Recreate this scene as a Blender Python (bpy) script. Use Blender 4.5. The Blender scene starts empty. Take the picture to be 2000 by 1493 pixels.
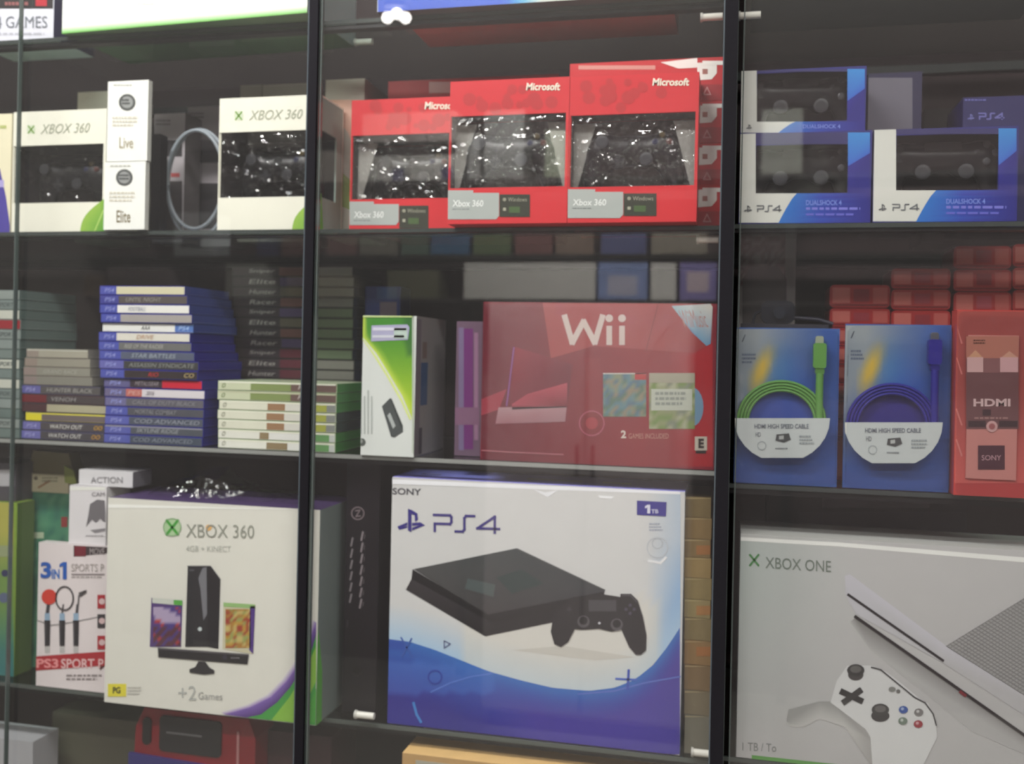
import bpy, bmesh, math, random
from mathutils import Matrix, Vector
random.seed(7)
S = bpy.context.scene
COL = S.collection

# ------------------------------------------------------------------ camera, world, light, exposure
F, TH, ROLL, CY, EYE, PY0 = 1900.0, math.radians(12.9), math.radians(1.185), -1.28, 1.45, 694.5

cam_d = bpy.data.cameras.new('camera')
cam_d.sensor_fit = 'HORIZONTAL'; cam_d.sensor_width = 36.0
cam_d.lens = 36.0 * F / 2000.0
cam_d.shift_y = -(746.5 - PY0) / 2000.0
cam_d.clip_start = 0.05
cam_d.dof.use_dof = True
cam_d.dof.focus_distance = 0.92
cam_d.dof.aperture_fstop = 6.0
cam = bpy.data.objects.new('camera', cam_d); COL.objects.link(cam)
cam.matrix_world = (Matrix.Translation((0, CY, EYE)) @ Matrix.Rotation(TH, 4, 'Z')
                    @ Matrix.Rotation(math.pi / 2, 4, 'X') @ Matrix.Rotation(ROLL, 4, 'Z'))
S.camera = cam

world = bpy.data.worlds.new('world'); S.world = world; world.use_nodes = True
world.node_tree.nodes['Background'].inputs[0].default_value = (0.75, 0.8, 0.85, 1)
world.node_tree.nodes['Background'].inputs[1].default_value = 0.12
S.view_settings.view_transform = 'Standard'; S.view_settings.look = 'None'
S.view_settings.gamma = 1.0; S.view_settings.use_curve_mapping = False
S.view_settings.exposure = 0.3
try: S.cycles.transparent_max_bounces = 32
except Exception: pass

CEIL = 2.75
LAMPS = [(-0.95, -0.85, 1.3, 0.14, 36.0), (0.75, -1.0, 1.3, 0.14, 13.0),
         (-0.6, -1.75, 1.5, 0.14, 52.0), (1.1, -1.75, 1.5, 0.14, 46.0)]
for i, (lx, ly, sx, sy, pw) in enumerate(LAMPS):
    ld = bpy.data.lights.new('tube_light', 'AREA'); ld.shape = 'RECTANGLE'
    ld.size = sx; ld.size_y = sy; ld.energy = pw; ld.color = (1.0, 0.985, 0.955)
    lo = bpy.data.objects.new('tube_light', ld); COL.objects.link(lo)
    lo.location = (lx, ly, CEIL - 0.085)
    tgt = Vector((0, 0.7, -1)) if i < 2 else Vector((0, -0.5, -1))
    lo.rotation_euler = tgt.to_track_quat('-Z', 'Y').to_euler()

# ------------------------------------------------------------------ photograph pixel <-> plane of the display
def at(px, py, Y):
    u = (px - 1000) / F; v = (PY0 - py) / F
    c, s = math.cos(ROLL), math.sin(ROLL)
    a = u * c - v * s; b = u * s + v * c
    dx = -math.sin(TH) + a * math.cos(TH); dy = math.cos(TH) + a * math.sin(TH)
    t = (Y - CY) / dy
    return dx * t, EYE + b * t
def proj(x, Y, z):
    Y = Y - CY; z = z - EYE
    d = -math.sin(TH) * x + math.cos(TH) * Y
    a = (math.cos(TH) * x + math.sin(TH) * Y) / d; b = z / d
    c, s = math.cos(ROLL), math.sin(ROLL)
    return 1000 + (a * c + b * s) * F, PY0 - (-a * s + b * c) * F

# ------------------------------------------------------------------ materials (printed colours come from a colour attribute)
def lin(c):
    if isinstance(c, str):
        c = c.lstrip('#'); c = tuple(int(c[i:i + 2], 16) for i in (0, 2, 4))
    return tuple((((x / 255 + .055) / 1.055) ** 2.4 if x > 10 else x / 255 / 12.92) for x in c[:3])
def mix(a, b, t):
    t = max(0.0, min(1.0, t)); return tuple(a[i] + (b[i] - a[i]) * t for i in range(3))
MATS = {}
def surf(name, rough=.5, metallic=0, bump=0, bscale=60, spec=.5, mottle=0.06, mscale=25, coat=0):
    m = bpy.data.materials.new(name); m.use_nodes = True; nt = m.node_tree; n = nt.nodes; l = nt.links
    b = n['Principled BSDF']
    at_ = n.new('ShaderNodeAttribute'); at_.attribute_name = 'Col'
    tc = n.new('ShaderNodeTexCoord'); nz = n.new('ShaderNodeTexNoise'); nz.inputs['Scale'].default_value = mscale
    nz.inputs['Detail'].default_value = 4
    l.new(tc.outputs['Object'], nz.inputs['Vector'])
    mr = n.new('ShaderNodeMapRange'); mr.inputs['To Min'].default_value = 1 - mottle; mr.inputs['To Max'].default_value = 1 + mottle
    l.new(nz.outputs['Fac'], mr.inputs['Value'])
    vm = n.new('ShaderNodeVectorMath'); vm.operation = 'SCALE'
    l.new(at_.outputs['Color'], vm.inputs[0]); l.new(mr.outputs['Result'], vm.inputs['Scale'])
    l.new(vm.outputs['Vector'], b.inputs['Base Color'])
    b.inputs['Roughness'].default_value = rough; b.inputs['Metallic'].default_value = metallic
    b.inputs['Specular IOR Level'].default_value = spec; b.inputs['Coat Weight'].default_value = coat
    if bump:
        nb = n.new('ShaderNodeTexNoise'); nb.inputs['Scale'].default_value = bscale
        l.new(tc.outputs['Object'], nb.inputs['Vector'])
        bp = n.new('ShaderNodeBump'); bp.inputs['Strength'].default_value = bump; bp.inputs['Distance'].default_value = .002
        l.new(nb.outputs['Fac'], bp.inputs['Height']); l.new(bp.outputs['Normal'], b.inputs['Normal'])
    MATS[name] = m; return m
def clear(name, tint=(1, 1, 1), ior=1.8, rough=0.0, bump=0, bscale=40, dist=.003, haze=0):
    m = bpy.data.materials.new(name); m.use_nodes = True; nt = m.node_tree; n = nt.nodes; l = nt.links
    n.remove(n['Principled BSDF']); out = n['Material Output']
    tr = n.new('ShaderNodeBsdfTransparent'); tr.inputs[0].default_value = (*tint, 1)
    gl = n.new('ShaderNodeBsdfGlossy'); gl.inputs['Roughness'].default_value = rough
    fr = n.new('ShaderNodeFresnel'); fr.inputs['IOR'].default_value = ior
    ge = n.new('ShaderNodeNewGeometry')
    inv = n.new('ShaderNodeMath'); inv.operation = 'SUBTRACT'; inv.inputs[0].default_value = 1
    l.new(ge.outputs['Backfacing'], inv.inputs[1])
    mu = n.new('ShaderNodeMath'); mu.operation = 'MULTIPLY'; l.new(fr.outputs[0], mu.inputs[0]); l.new(inv.outputs[0], mu.inputs[1])
    mx = n.new('ShaderNodeMixShader'); l.new(mu.outputs[0], mx.inputs[0]); l.new(tr.outputs[0], mx.inputs[1]); l.new(gl.outputs[0], mx.inputs[2])
    if haze:  # pale diffuse veil, haze added to lift the darks behind the glass
        df = n.new('ShaderNodeBsdfDiffuse'); df.inputs[0].default_value = (.8, .78, .78, 1)
        tc2 = n.new('ShaderNodeTexCoord'); n2 = n.new('ShaderNodeTexNoise'); n2.inputs['Scale'].default_value = 3; n2.inputs['Detail'].default_value = 5
        l.new(tc2.outputs['Object'], n2.inputs['Vector'])
        r2 = n.new('ShaderNodeMapRange'); r2.inputs['To Min'].default_value = haze * .6; r2.inputs['To Max'].default_value = haze * 1.4; l.new(n2.outputs['Fac'], r2.inputs['Value'])
        m2 = n.new('ShaderNodeMixShader'); l.new(r2.outputs[0], m2.inputs[0]); l.new(mx.outputs[0], m2.inputs[1]); l.new(df.outputs[0], m2.inputs[2]); mx = m2
    l.new(mx.outputs[0], out.inputs['Surface'])
    if bump:
        tc = n.new('ShaderNodeTexCoord'); nb = n.new('ShaderNodeTexNoise'); nb.inputs['Scale'].default_value = bscale; nb.inputs['Detail'].default_value = 2
        l.new(tc.outputs['Object'], nb.inputs['Vector'])
        bp = n.new('ShaderNodeBump'); bp.inputs['Strength'].default_value = bump; bp.inputs['Distance'].default_value = dist
        l.new(nb.outputs['Fac'], bp.inputs['Height']); l.new(bp.outputs['Normal'], gl.inputs['Normal'])
    MATS[name] = m; return m
def glow(name, col, st):
    m = bpy.data.materials.new(name); m.use_nodes = True; n = m.node_tree.nodes; l = m.node_tree.links
    n.remove(n['Principled BSDF']); e = n.new('ShaderNodeEmission'); e.inputs[0].default_value = (*col, 1); e.inputs[1].default_value = st
    l.new(e.outputs[0], n['Material Output'].inputs['Surface']); MATS[name] = m
surf('card', .55, bump=.12, bscale=30, mottle=.03)
surf('gloss_card', .28, bump=.15, bscale=18, mottle=.03, spec=.5)
surf('kraft', .85, bump=.3, bscale=90, mottle=.1, mscale=40, spec=.2)
surf('plastic', .3, mottle=.02)
surf('soft_plastic', .5, mottle=.04, spec=.4)
surf('case_plastic', .22, mottle=.02)
surf('metal', .25, metallic=.9, mottle=.03)
surf('dark_metal', .4, metallic=.3, mottle=.05)
surf('paint', .8, bump=.2, bscale=120, mottle=.08, mscale=8, spec=.2)
surf('tile', .35, mottle=.08, mscale=6)
surf('fabric', .95, bump=.6, bscale=300, mottle=.25, mscale=90, spec=.1)
surf('glass_edge', .15, mottle=.05)
clear('door_glass', (.96, .965, .965), 1.8, haze=.013)
clear('shelf_glass', (.86, .93, .90), 1.7)
clear('film', (.93, .93, .93), 1.75, .02, bump=1, bscale=48, dist=.0085)
clear('wrap', (.95, .95, .95), 1.5, .12, bump=.8, bscale=14, dist=.006)
clear('blister', (.93, .95, .98), 1.6, .06, bump=.7, bscale=30, dist=.004)
clear('red_clear', (.95, .25, .22), 1.5, .1, bump=.4, bscale=20)
glow('lamp_glow', (1, .97, .92), 6.0)
glow('bulb_glow', (1, .97, .93), 26.0)

# ------------------------------------------------------------------ mesh building
class M:
    def __init__(s): s.v = []; s.f = []; s.c = []; s.m = []; s.names = []; s.sm = []
    def mat(s, n):
        if n not in s.names: s.names.append(n)
        return s.names.index(n)
    def poly(s, pts, col, mat='card', smooth=False):
        i = len(s.v); s.v += [tuple(p) for p in pts]; s.f.append(tuple(range(i, i + len(pts))))
        s.c.append([col] * len(pts) if not isinstance(col, list) else col); s.m.append(s.mat(mat)); s.sm.append(smooth)
    def faces(s, verts, faces, col, mat, smooth=False):
        i = len(s.v); s.v += [tuple(p) for p in verts]
        for f in faces:
            s.f.append(tuple(i + k for k in f)); s.c.append([col] * len(f)); s.m.append(s.mat(mat)); s.sm.append(smooth)
    def box(s, x0, x1, y0, y1, z0, z1, col, mat='card', front=None, right=None, left=None, top=None, bottom=None, back=None, smats=None):
        x0, x1 = min(x0, x1), max(x0, x1); y0, y1 = min(y0, y1), max(y0, y1); z0, z1 = min(z0, z1), max(z0, z1)
        v = [(x0, y0, z0), (x1, y0, z0), (x1, y1, z0), (x0, y1, z0), (x0, y0, z1), (x1, y0, z1), (x1, y1, z1), (x0, y1, z1)]
        fs = [((0, 1, 5, 4), front, 'front'), ((1, 2, 6, 5), right, 'right'), ((3, 0, 4, 7), left, 'left'), ((4, 5, 6, 7), top, 'top'), ((3, 2, 1, 0), bottom, 'bottom'), ((2, 3, 7, 6), back, 'back')]
        i = len(s.v); s.v += v
        for f, c, nm in fs:
            s.f.append(tuple(i + k for k in f)); s.c.append([c or col] * 4); s.m.append(s.mat((smats or {}).get(nm, mat))); s.sm.append(False)
    def rbox(s, x0, x1, y0, y1, z0, z1, r, col, mat='card', seg=3):
        "box with its four edges along y rounded"
        pts = []
        for cx, cz, a0 in ((x1 - r, z1 - r, 0), (x0 + r, z1 - r, 90), (x0 + r, z0 + r, 180), (x1 - r, z0 + r, 270)):
            for k in range(seg + 1):
                a = math.radians(a0 + 90 * k / seg); pts.append((cx + r * math.cos(a), cz + r * math.sin(a)))
        s.prism(pts, y0, y1, col, mat)
    def prism(s, pts, y0, y1, col, mat='card'):
        "outline (x, z) counter-clockwise seen from -y, thickened along y, small chamfer at the front"
        n = len(pts)
        if sum(pts[i][0] * pts[(i + 1) % n][1] - pts[(i + 1) % n][0] * pts[i][1] for i in range(n)) < 0: pts = pts[::-1]
        v = [(p[0], y0, p[1]) for p in pts] + [(p[0], y1, p[1]) for p in pts]
        fs = [tuple(range(n)), tuple(range(2 * n - 1, n - 1, -1))] + [(i, i + n, (i + 1) % n + n, (i + 1) % n)[::-1] for i in range(n)]
        fs = [fs[0], fs[1]] + [((i + 1) % n, i, i + n, (i + 1) % n + n)[::1] for i in range(n)]
        s.faces(v, fs, col, mat)
    def cyl(s, p0, p1, r, col, mat='plastic', n=16, r1=None, caps=True):
        p0 = Vector(p0); p1 = Vector(p1); d = (p1 - p0).normalized(); r1 = r if r1 is None else r1
        a = d.orthogonal().normalized(); b = d.cross(a)
        v = []
        for p, rr in ((p0, r), (p1, r1)):
            for k in range(n):
                t = 2 * math.pi * k / n; v.append(p + a * rr * math.cos(t) + b * rr * math.sin(t))
        fs = [(k, (k + 1) % n, (k + 1) % n + n, k + n) for k in range(n)]
        s.faces(v, fs, col, mat, True)
        if caps: s.faces(v, [tuple(range(n))[::-1], tuple(range(n, 2 * n))], col, mat)
    def ball(s, c, r, col, mat='plastic', n=12, sx=1, sy=1, sz=1):
        v = []; fs = []
        for i in range(n + 1):
            for j in range(2 * n):
                th = math.pi * i / n; ph = math.pi * j / n
                v.append((c[0] + r * sx * math.sin(th) * math.cos(ph), c[1] + r * sy * math.sin(th) * math.sin(ph), c[2] + r * sz * math.cos(th)))
        for i in range(n):
            for j in range(2 * n):
                fs.append((i * 2 * n + j, (i + 1) * 2 * n + j, (i + 1) * 2 * n + (j + 1) % (2 * n), i * 2 * n + (j + 1) % (2 * n)))
        s.faces(v, fs, col, mat, True)
    def tube(s, pts, r, col, mat='plastic', n=8, flat=1.0):
        pts = [Vector(p) for p in pts]; v = []; fs = []
        up = Vector((0, 1, 0)); prev = None
        for i, p in enumerate(pts):
            d = (pts[min(i + 1, len(pts) - 1)] - pts[max(i - 1, 0)]).normalized()
            a = d.cross(up)
            if a.length < .05: a = d.cross(Vector((1, 0, 0)))
            a.normalize(); b = d.cross(a).normalized()
            for k in range(n):
                t = 2 * math.pi * k / n; v.append(p + a * r * math.cos(t) + b * r * flat * math.sin(t))
        for i in range(len(pts) - 1):
            for k in range(n): fs.append((i * n + k, i * n + (k + 1) % n, (i + 1) * n + (k + 1) % n, (i + 1) * n + k))
        m = len(pts) - 1
        s.faces(v, fs, col, mat, True)
        s.faces(v, [tuple(range(n))[::-1], tuple(range(m * n, m * n + n))], col, mat)
    def mesh(s, name):
        me = bpy.data.meshes.new(name); me.from_pydata(s.v, [], s.f)
        for n in s.names: me.materials.append(MATS[n])
        me.polygons.foreach_set('material_index', s.m)
        me.polygons.foreach_set('use_smooth', s.sm)
        ca = me.color_attributes.new('Col', 'FLOAT_COLOR', 'CORNER')
        flat = []
        for cs in s.c:
            for c in cs: flat += [c[0], c[1], c[2], 1.0]
        ca.data.foreach_set('color', flat); me.update(); return me
    def build(s, name, parent=None, loc=(0, 0, 0), rz=0, fix=False):
        me = s.mesh(name)
        if fix:
            bm = bmesh.new(); bm.from_mesh(me); bmesh.ops.recalc_face_normals(bm, faces=bm.faces); bm.to_mesh(me); bm.free()
        o = bpy.data.objects.new(name, me); COL.objects.link(o); o.parent = parent; o.location = loc; o.rotation_euler = (0, 0, rz)
        return o
def tag(o, label=None, cat=None, group=None, kind=None):
    if label: o['label'] = label
    if cat: o['category'] = cat
    if group: o['group'] = group
    if kind: o['kind'] = kind
    return o
def empty(name, loc, rz=0, **k):
    o = bpy.data.objects.new(name, None); COL.objects.link(o); o.location = loc; o.rotation_euler = (0, 0, rz); o.empty_display_size = .05
    return tag(o, **k)
def copy_tree(o, parent=None):
    c = o.copy(); COL.objects.link(c); c.parent = parent
    for ch in list(o.children): copy_tree(ch, c)
    return c

# ------------------------------------------------------------------ lettering
_glyph = {}
def glyphs(txt, bold=0.0):
    k = (txt, bold)
    if k not in _glyph:
        cu = bpy.data.curves.new('t', 'FONT'); cu.body = txt; cu.size = 1; cu.fill_mode = 'FRONT'; cu.resolution_u = 3; cu.offset = bold
        o = bpy.data.objects.new('t', cu); COL.objects.link(o)
        bpy.context.view_layer.update()
        me = bpy.data.meshes.new_from_object(o.evaluated_get(bpy.context.evaluated_depsgraph_get()))
        vs = [(v.co.x, v.co.y) for v in me.vertices]; fs = [tuple(p.vertices) for p in me.polygons]
        bpy.data.objects.remove(o); bpy.data.curves.remove(cu); bpy.data.meshes.remove(me)
        _glyph[k] = (vs, fs)
    return _glyph[k]

class Art:
    "prints on the front plane of a box; coordinates are those of the photograph, turned into metres on that plane"
    def __init__(s, m, Y, xc, zb, yl, mat='card', eps=.0003):
        s.m = m; s.Y = Y; s.xc = xc; s.zb = zb; s.yl = yl; s.mt = mat; s.eps = eps; s.clip = None
    def p(s, px, py, L=1):
        x, z = at(px, py, s.Y); x -= s.xc; z -= s.zb
        if s.clip: x = min(max(x, s.clip[0]), s.clip[1]); z = min(max(z, s.clip[2]), s.clip[3])
        return (x, s.yl - s.eps * L, z)
    def poly(s, pts, c, L=1, mat=None):
        q = [s.p(*p, L) for p in pts]; n = len(q)
        if isinstance(c, list): c = [lin(k) for k in c]
        else: c = lin(c)
        if sum(q[i][0] * q[(i + 1) % n][2] - q[(i + 1) % n][0] * q[i][2] for i in range(n)) < 0:
            q = q[::-1]
            if isinstance(c, list): c = c[::-1]
        s.m.poly(q, c, mat or s.mt)
    def rect(s, x0, y0, x1, y1, c, L=1, mat=None): s.poly([(x0, y0), (x1, y0), (x1, y1), (x0, y1)], c, L, mat)
    def line(s, pts, w, c, L=2, ext=.5, mat=None):
        for i_, ((ax, ay), (bx, by)) in enumerate(zip(pts, pts[1:])):
            L_ = L + (i_ % 2) * .12; d = math.hypot(bx - ax, by - ay) or 1; ux, uy = (bx - ax) / d, (by - ay) / d; e = w * ext
            ax2, ay2, bx2, by2 = ax - ux * e, ay - uy * e, bx + ux * e, by + uy * e; nx, ny = -uy * w / 2, ux * w / 2
            s.poly([(ax2 + nx, ay2 + ny), (bx2 + nx, by2 + ny), (bx2 - nx, by2 - ny), (ax2 - nx, ay2 - ny)], c, L_, mat)
    def disc(s, cx, cy, rx, c, L=2, ry=None, n=20): s.poly([(cx + rx * math.cos(2 * math.pi * k / n), cy + (ry or rx) * math.sin(2 * math.pi * k / n)) for k in range(n)], c, L)
    def ring(s, cx, cy, r, w, c, L=2, ry=None, n=24, a0=0, a1=360):
        ry = ry or r; P = [(cx + r * math.cos(math.radians(a0 + (a1 - a0) * k / n)), cy + ry * math.sin(math.radians(a0 + (a1 - a0) * k / n))) for k in range(n + 1)]
        s.line(P, w, c, L, .1)
    def field(s, x0, x1, top, bot, fn, nx=12, ny=8, L=1, mat=None):
        "grid between two curves, coloured by fn(x, y)"
        tf = top if callable(top) else (lambda x: top); bf = bot if callable(bot) else (lambda x: bot)
        for i in range(nx):
            xa = x0 + (x1 - x0) * i / nx; xb = x0 + (x1 - x0) * (i + 1) / nx
            for j in range(ny):
                q = [(xa, tf(xa) + (bf(xa) - tf(xa)) * (j + 1) / ny), (xb, tf(xb) + (bf(xb) - tf(xb)) * (j + 1) / ny),
                     (xb, tf(xb) + (bf(xb) - tf(xb)) * j / ny), (xa, tf(xa) + (bf(xa) - tf(xa)) * j / ny)]
                s.m.poly([s.p(*k, L) for k in q], [lin(fn(*k)) for k in q], mat or s.mt)
    def text(s, t, x0, x1, y0, y1, c, L=3, bold=0.0, shear=0, slope=0, rot=False, mat=None):
        "y0 top, y1 bottom; slope = how far the right end sits below the left"
        vs, fs = glyphs(t, bold); xs = [v[0] for v in vs]; ys = [v[1] for v in vs]
        a, b, cc, d = min(xs), max(xs), min(ys), max(ys); out = []
        for x, y in vs:
            u = (x - a) / (b - a); w = (y - cc) / (d - cc)
            if rot: out.append((x1 - (x1 - x0) * (1 - w) if rot == 1 else x0 + (x1 - x0) * w, y1 - (y1 - y0) * u if rot == 1 else y0 + (y1 - y0) * u))
            else: out.append((x0 + (x1 - x0) * u + shear * w, y1 - (y1 - y0) * w + slope * u))
        if rot == 1:
            out = []
            for x, y in vs:
                u = (x - a) / (b - a); w = (y - cc) / (d - cc); out.append((x1 - (x1 - x0) * w, y1 - (y1 - y0) * u))
        q = [s.p(*k, L) for k in out]
        s.m.faces(q, fs, lin(c), mat or s.mt)
    def one(s, x0, x1, y0, y1, c, L=3):
        w = (x1 - x0); s.poly([(x1 - w * .55, y0), (x1, y0), (x1, y1), (x1 - w * .55, y1)], c, L); s.poly([(x1 - w * .5, y0), (x1 - w * .5, y0 + w * .5), (x0, y0 + w * .75), (x0, y0 + w * .3)], c, L + .1)
    def small(s, x0, x1, y0, y1, c, rows=3, L=2, seed=0, slope=0):
        "rows of type too small to read"
        r = random.Random(seed); h = (y1 - y0) / (rows * 1.8)
        for k in range(rows):
            y = y0 + k * h * 1.8; x = x0
            end = x1 - (x1 - x0) * r.uniform(0, .3)
            while x < end:
                w = r.uniform(.06, .16) * (x1 - x0); e = min(x + w, end); sl = slope * (x - x0) / (x1 - x0)
                s.rect(x, y + sl, e, y + h + sl, c, L); x = e + .03 * (x1 - x0)

def noise_cols(cols, seed, cell):
    def fn(x, y):
        r = random.Random(int(x / cell) * 7919 + int(y / cell) * 104729 + seed); return r.choice(cols)
    return fn

class BX:
    "a carton standing on a shelf: front rectangle taken from the photograph at depth Y, real depth behind it"
    def __init__(s, name, label, cat, pl, pr, pt, Y, zb, D, col, group=None, mat='card', pb=None, rz=0, right=None, top=None, bottom=None, back=None, body=True, left=None):
        pbm = pb or proj(at((pl + pr) / 2, pt, Y)[0], Y, zb)[1]
        x0 = at(pl, pbm, Y)[0]; x1 = at(pr, pbm, Y)[0]; z1 = at((pl + pr) / 2, pt, Y)[1]
        s.W = x1 - x0; s.H = z1 - zb; s.D = D; s.xc = (x0 + x1) / 2; s.Y = Y; s.zb = zb
        s.m = M(); s.name = name; s.loc = (s.xc, Y + D / 2, zb); s.rz = rz
        s.meta = dict(label=label, cat=cat, group=group)
        k = lambda c: lin(c) if c is not None else None
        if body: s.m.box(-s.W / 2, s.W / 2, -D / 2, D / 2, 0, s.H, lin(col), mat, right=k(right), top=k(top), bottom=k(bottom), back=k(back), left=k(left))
        s.a = Art(s.m, Y, s.xc, zb, -D / 2, mat); s.a.clip = (-s.W / 2, s.W / 2, 0, s.H)
    def done(s):
        o = s.m.build(s.name, None, s.loc, s.rz); tag(o, **s.meta); s.o = o; return o
    def root(s):
        s.o = empty(s.name, s.loc, s.rz, **s.meta); return s.o

def side_art(m, x, Y0, xc, yc, zb, mat='card', eps=.0003):
    "prints on the right-hand side of a box: returns f(px, py) -> local point on the plane x"
    def f(px, py, L=1):
        u = (px - 1000) / F; v = (PY0 - py) / F; c, s = math.cos(ROLL), math.sin(ROLL)
        a = u * c - v * s; b = u * s + v * c
        dx = -math.sin(TH) + a * math.cos(TH); dy = math.cos(TH) + a * math.sin(TH); t = (x + xc) / dx
        return (x + eps * L, CY + dy * t - yc, EYE + b * t - zb)
    return f

# ================================================================== THE ROOM
def structure(name, m): return tag(m.build(name), kind='structure')
XL, XR, YB, YF = -3.0, 3.0, 0.62, -3.1
m = M(); m.box(XL, XR, YF, YB, -.1, 0, lin((150, 146, 138)), 'tile'); structure('floor', m)
m = M(); m.box(XL, XR, YF, YB, CEIL, CEIL + .1, lin((225, 224, 218)), 'paint'); structure('ceiling', m)
m = M(); m.box(XL, XR, YB, YB + .1, 0, CEIL, lin((170, 165, 155)), 'paint'); structure('wall_back', m)
m = M(); m.box(XL, XR, YF - .1, YF, 0, CEIL, lin((104, 90, 90)), 'paint'); structure('wall_front', m)
m = M(); m.box(XL - .1, XL, YF, YB, 0, CEIL, lin((150, 146, 140)), 'paint'); structure('wall_left', m)
m = M(); m.box(XR, XR + .1, YF, YB, 0, CEIL, lin((150, 146, 140)), 'paint'); structure('wall_right', m)
for i, (lx, ly, sx, sy, pw) in enumerate(LAMPS):
    r = empty('ceiling_light', (lx, ly, CEIL - .07), label='long white tube ceiling light ' + ['above the left half of the cabinet front', 'above the right half of the cabinet front', 'over the far aisle on the left', 'over the far aisle on the right'][i], cat='ceiling light', group='tube lights over the aisle')
    h = M(); h.box(-sx / 2 - .03, sx / 2 + .03, -sy / 2 - .03, sy / 2 + .03, .015, .07, lin((225, 225, 222)), 'plastic'); h.build('housing', r)
    h = M(); h.cyl((-sx / 2, -.035, .012), (sx / 2, -.035, .012), .012, (1, 1, 1), 'lamp_glow'); h.build('tube', r)
    h = M(); h.cyl((-sx / 2, .035, .012), (sx / 2, .035, .012), .012, (1, 1, 1), 'lamp_glow'); h.build('tube', r)

# pendant with three bulbs, seen mirrored in the glass
bx, bz = at(781, 38, 1.6)
r = empty('pendant_lamp', (bx, -1.6, CEIL), label='small pendant lamp with three round glowing bulbs', cat='lamp')
h = M(); h.cyl((0, 0, 0), (0, 0, -.03), .05, lin((40, 40, 40)), 'dark_metal'); h.cyl((0, 0, 0), (0, 0, bz - CEIL + .035), .004, lin((30, 30, 30)), 'plastic', 8)
h.cyl((0, 0, bz - CEIL + .035), (0, 0, bz - CEIL + .02), .04, lin((60, 60, 60)), 'dark_metal'); h.build('stem', r)
for dx, dz in ((-.028, -.004), (.002, .006), (.03, -.008)):
    h = M(); h.ball((dx, 0, bz - CEIL + dz), .017, (1, 1, 1), 'bulb_glow'); h.build('bulb', r)

# ================================================================== THE CABINET
ZA, ZB, ZM, ZC, ZD = 1.935, 1.630, 1.302, .916, .56
ZMR, ZCR = 1.287, .924
XD = -.0125      # divider between the long section and the right section
BLK = lin((22, 20, 24)); DRK = lin((52, 40, 42))
XCL, XCR = -1.9, 1.1
cab = empty('display_cabinet', (0, 0, 0), label='dark wall cabinet with glass shelves and sliding glass doors', cat='cabinet')
m = M(); m.box(XCL, XCR, .50, .52, .0, 2.5, DRK, 'paint'); m.build('back_panel', cab)
m = M(); m.box(XCL, XCL + .02, -.03, .50, .0, 2.5, BLK, 'dark_metal'); m.build('side_panel', cab)
m = M(); m.box(XCR - .02, XCR, -.03, .50, .0, 2.5, BLK, 'dark_metal'); m.build('side_panel', cab)
m = M(); m.box(XCL + .02, XCR - .02, -.03, .50, 2.46, 2.5, BLK, 'dark_metal'); m.build('top_panel', cab)
m = M(); m.box(XCL + .02, XCR - .02, -.03, .50, .0, .1, BLK, 'dark_metal'); m.build('plinth', cab)
m = M(); m.box(XD - .004, XD + .004, .04, .50, .1, 2.46, lin((34, 31, 33)), 'dark_metal'); m.build('divider', cab)
m = M()
for x in (XD - .006,): m.box(x, x + .012, .026, .04, .1, 2.46, BLK, 'dark_metal')
m.build('divider_post', cab)

SH = []
def shelf(x0, x1, z, Y0, label, rail=.006, edge=(66, 72, 70), railc=(26, 24, 26)):
    r = empty('glass_shelf', ((x0 + x1) / 2, Y0, z), label=label, cat='shelf', group='glass shelves of the cabinet')
    w = (x1 - x0) / 2
    g = M(); g.box(-w, w, .002, .42, -.007, -.0008, (1, 1, 1), 'shelf_glass'); g.build('glass', r)
    g = M(); g.box(-w, w, 0, .002, -.0068, -.001, lin(edge), 'glass_edge'); g.build('polished_edge', r)
    if rail:
        g = M(); g.box(-w, w, .003, .02, -.0075 - rail, -.0075, lin(railc), 'dark_metal'); g.build('rail', r)
    g = M(); g.box(-w, w, .4, .42, -.022, -.0078, lin(railc), 'dark_metal'); g.build('rear_rail', r)
    SH.append(r); return r
XL0 = XCL + .022
shelf(XL0, XD - .006, ZA, .045, 'glass shelf under the white and blue console boxes along the top')
shelf(XL0, XD - .006, ZB, .045, 'glass shelf carrying the white and red boxed controllers', .004)
shelf(XL0, XD - .006, ZM, .045, 'glass shelf with a pale front edge carrying the game cases and the red box', .006, (150, 152, 148))
shelf(XL0, XD - .006, ZC, .045, 'glass shelf with dark front rail under the blue and white console box', .006, (84, 90, 86))
shelf(XD + .006, XCR - .022, ZA + .02, .045, 'glass shelf at the top of the right section above the blue controller boxes', .004)
shelf(XD + .006, XCR - .022, ZB + .0015, .045, 'glass shelf under the blue and white boxed controllers on the right', .004)
shelf(XD + .006, XCR - .022, ZMR, .045, 'glass shelf under the blister packed cables on the right', .007, (70, 74, 72))
shelf(XD + .006, XCR - .022, ZCR, .045, 'glass shelf under the large white console box on the right', .004)
m = M(); m.box(XL0 + .002, XD - .012, .045, .48, ZD - .02, ZD, lin((46, 42, 42)), 'paint')
tag(m.build('wooden_shelf'), 'dark board shelf at the very bottom under the cardboard box', 'shelf')

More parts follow.
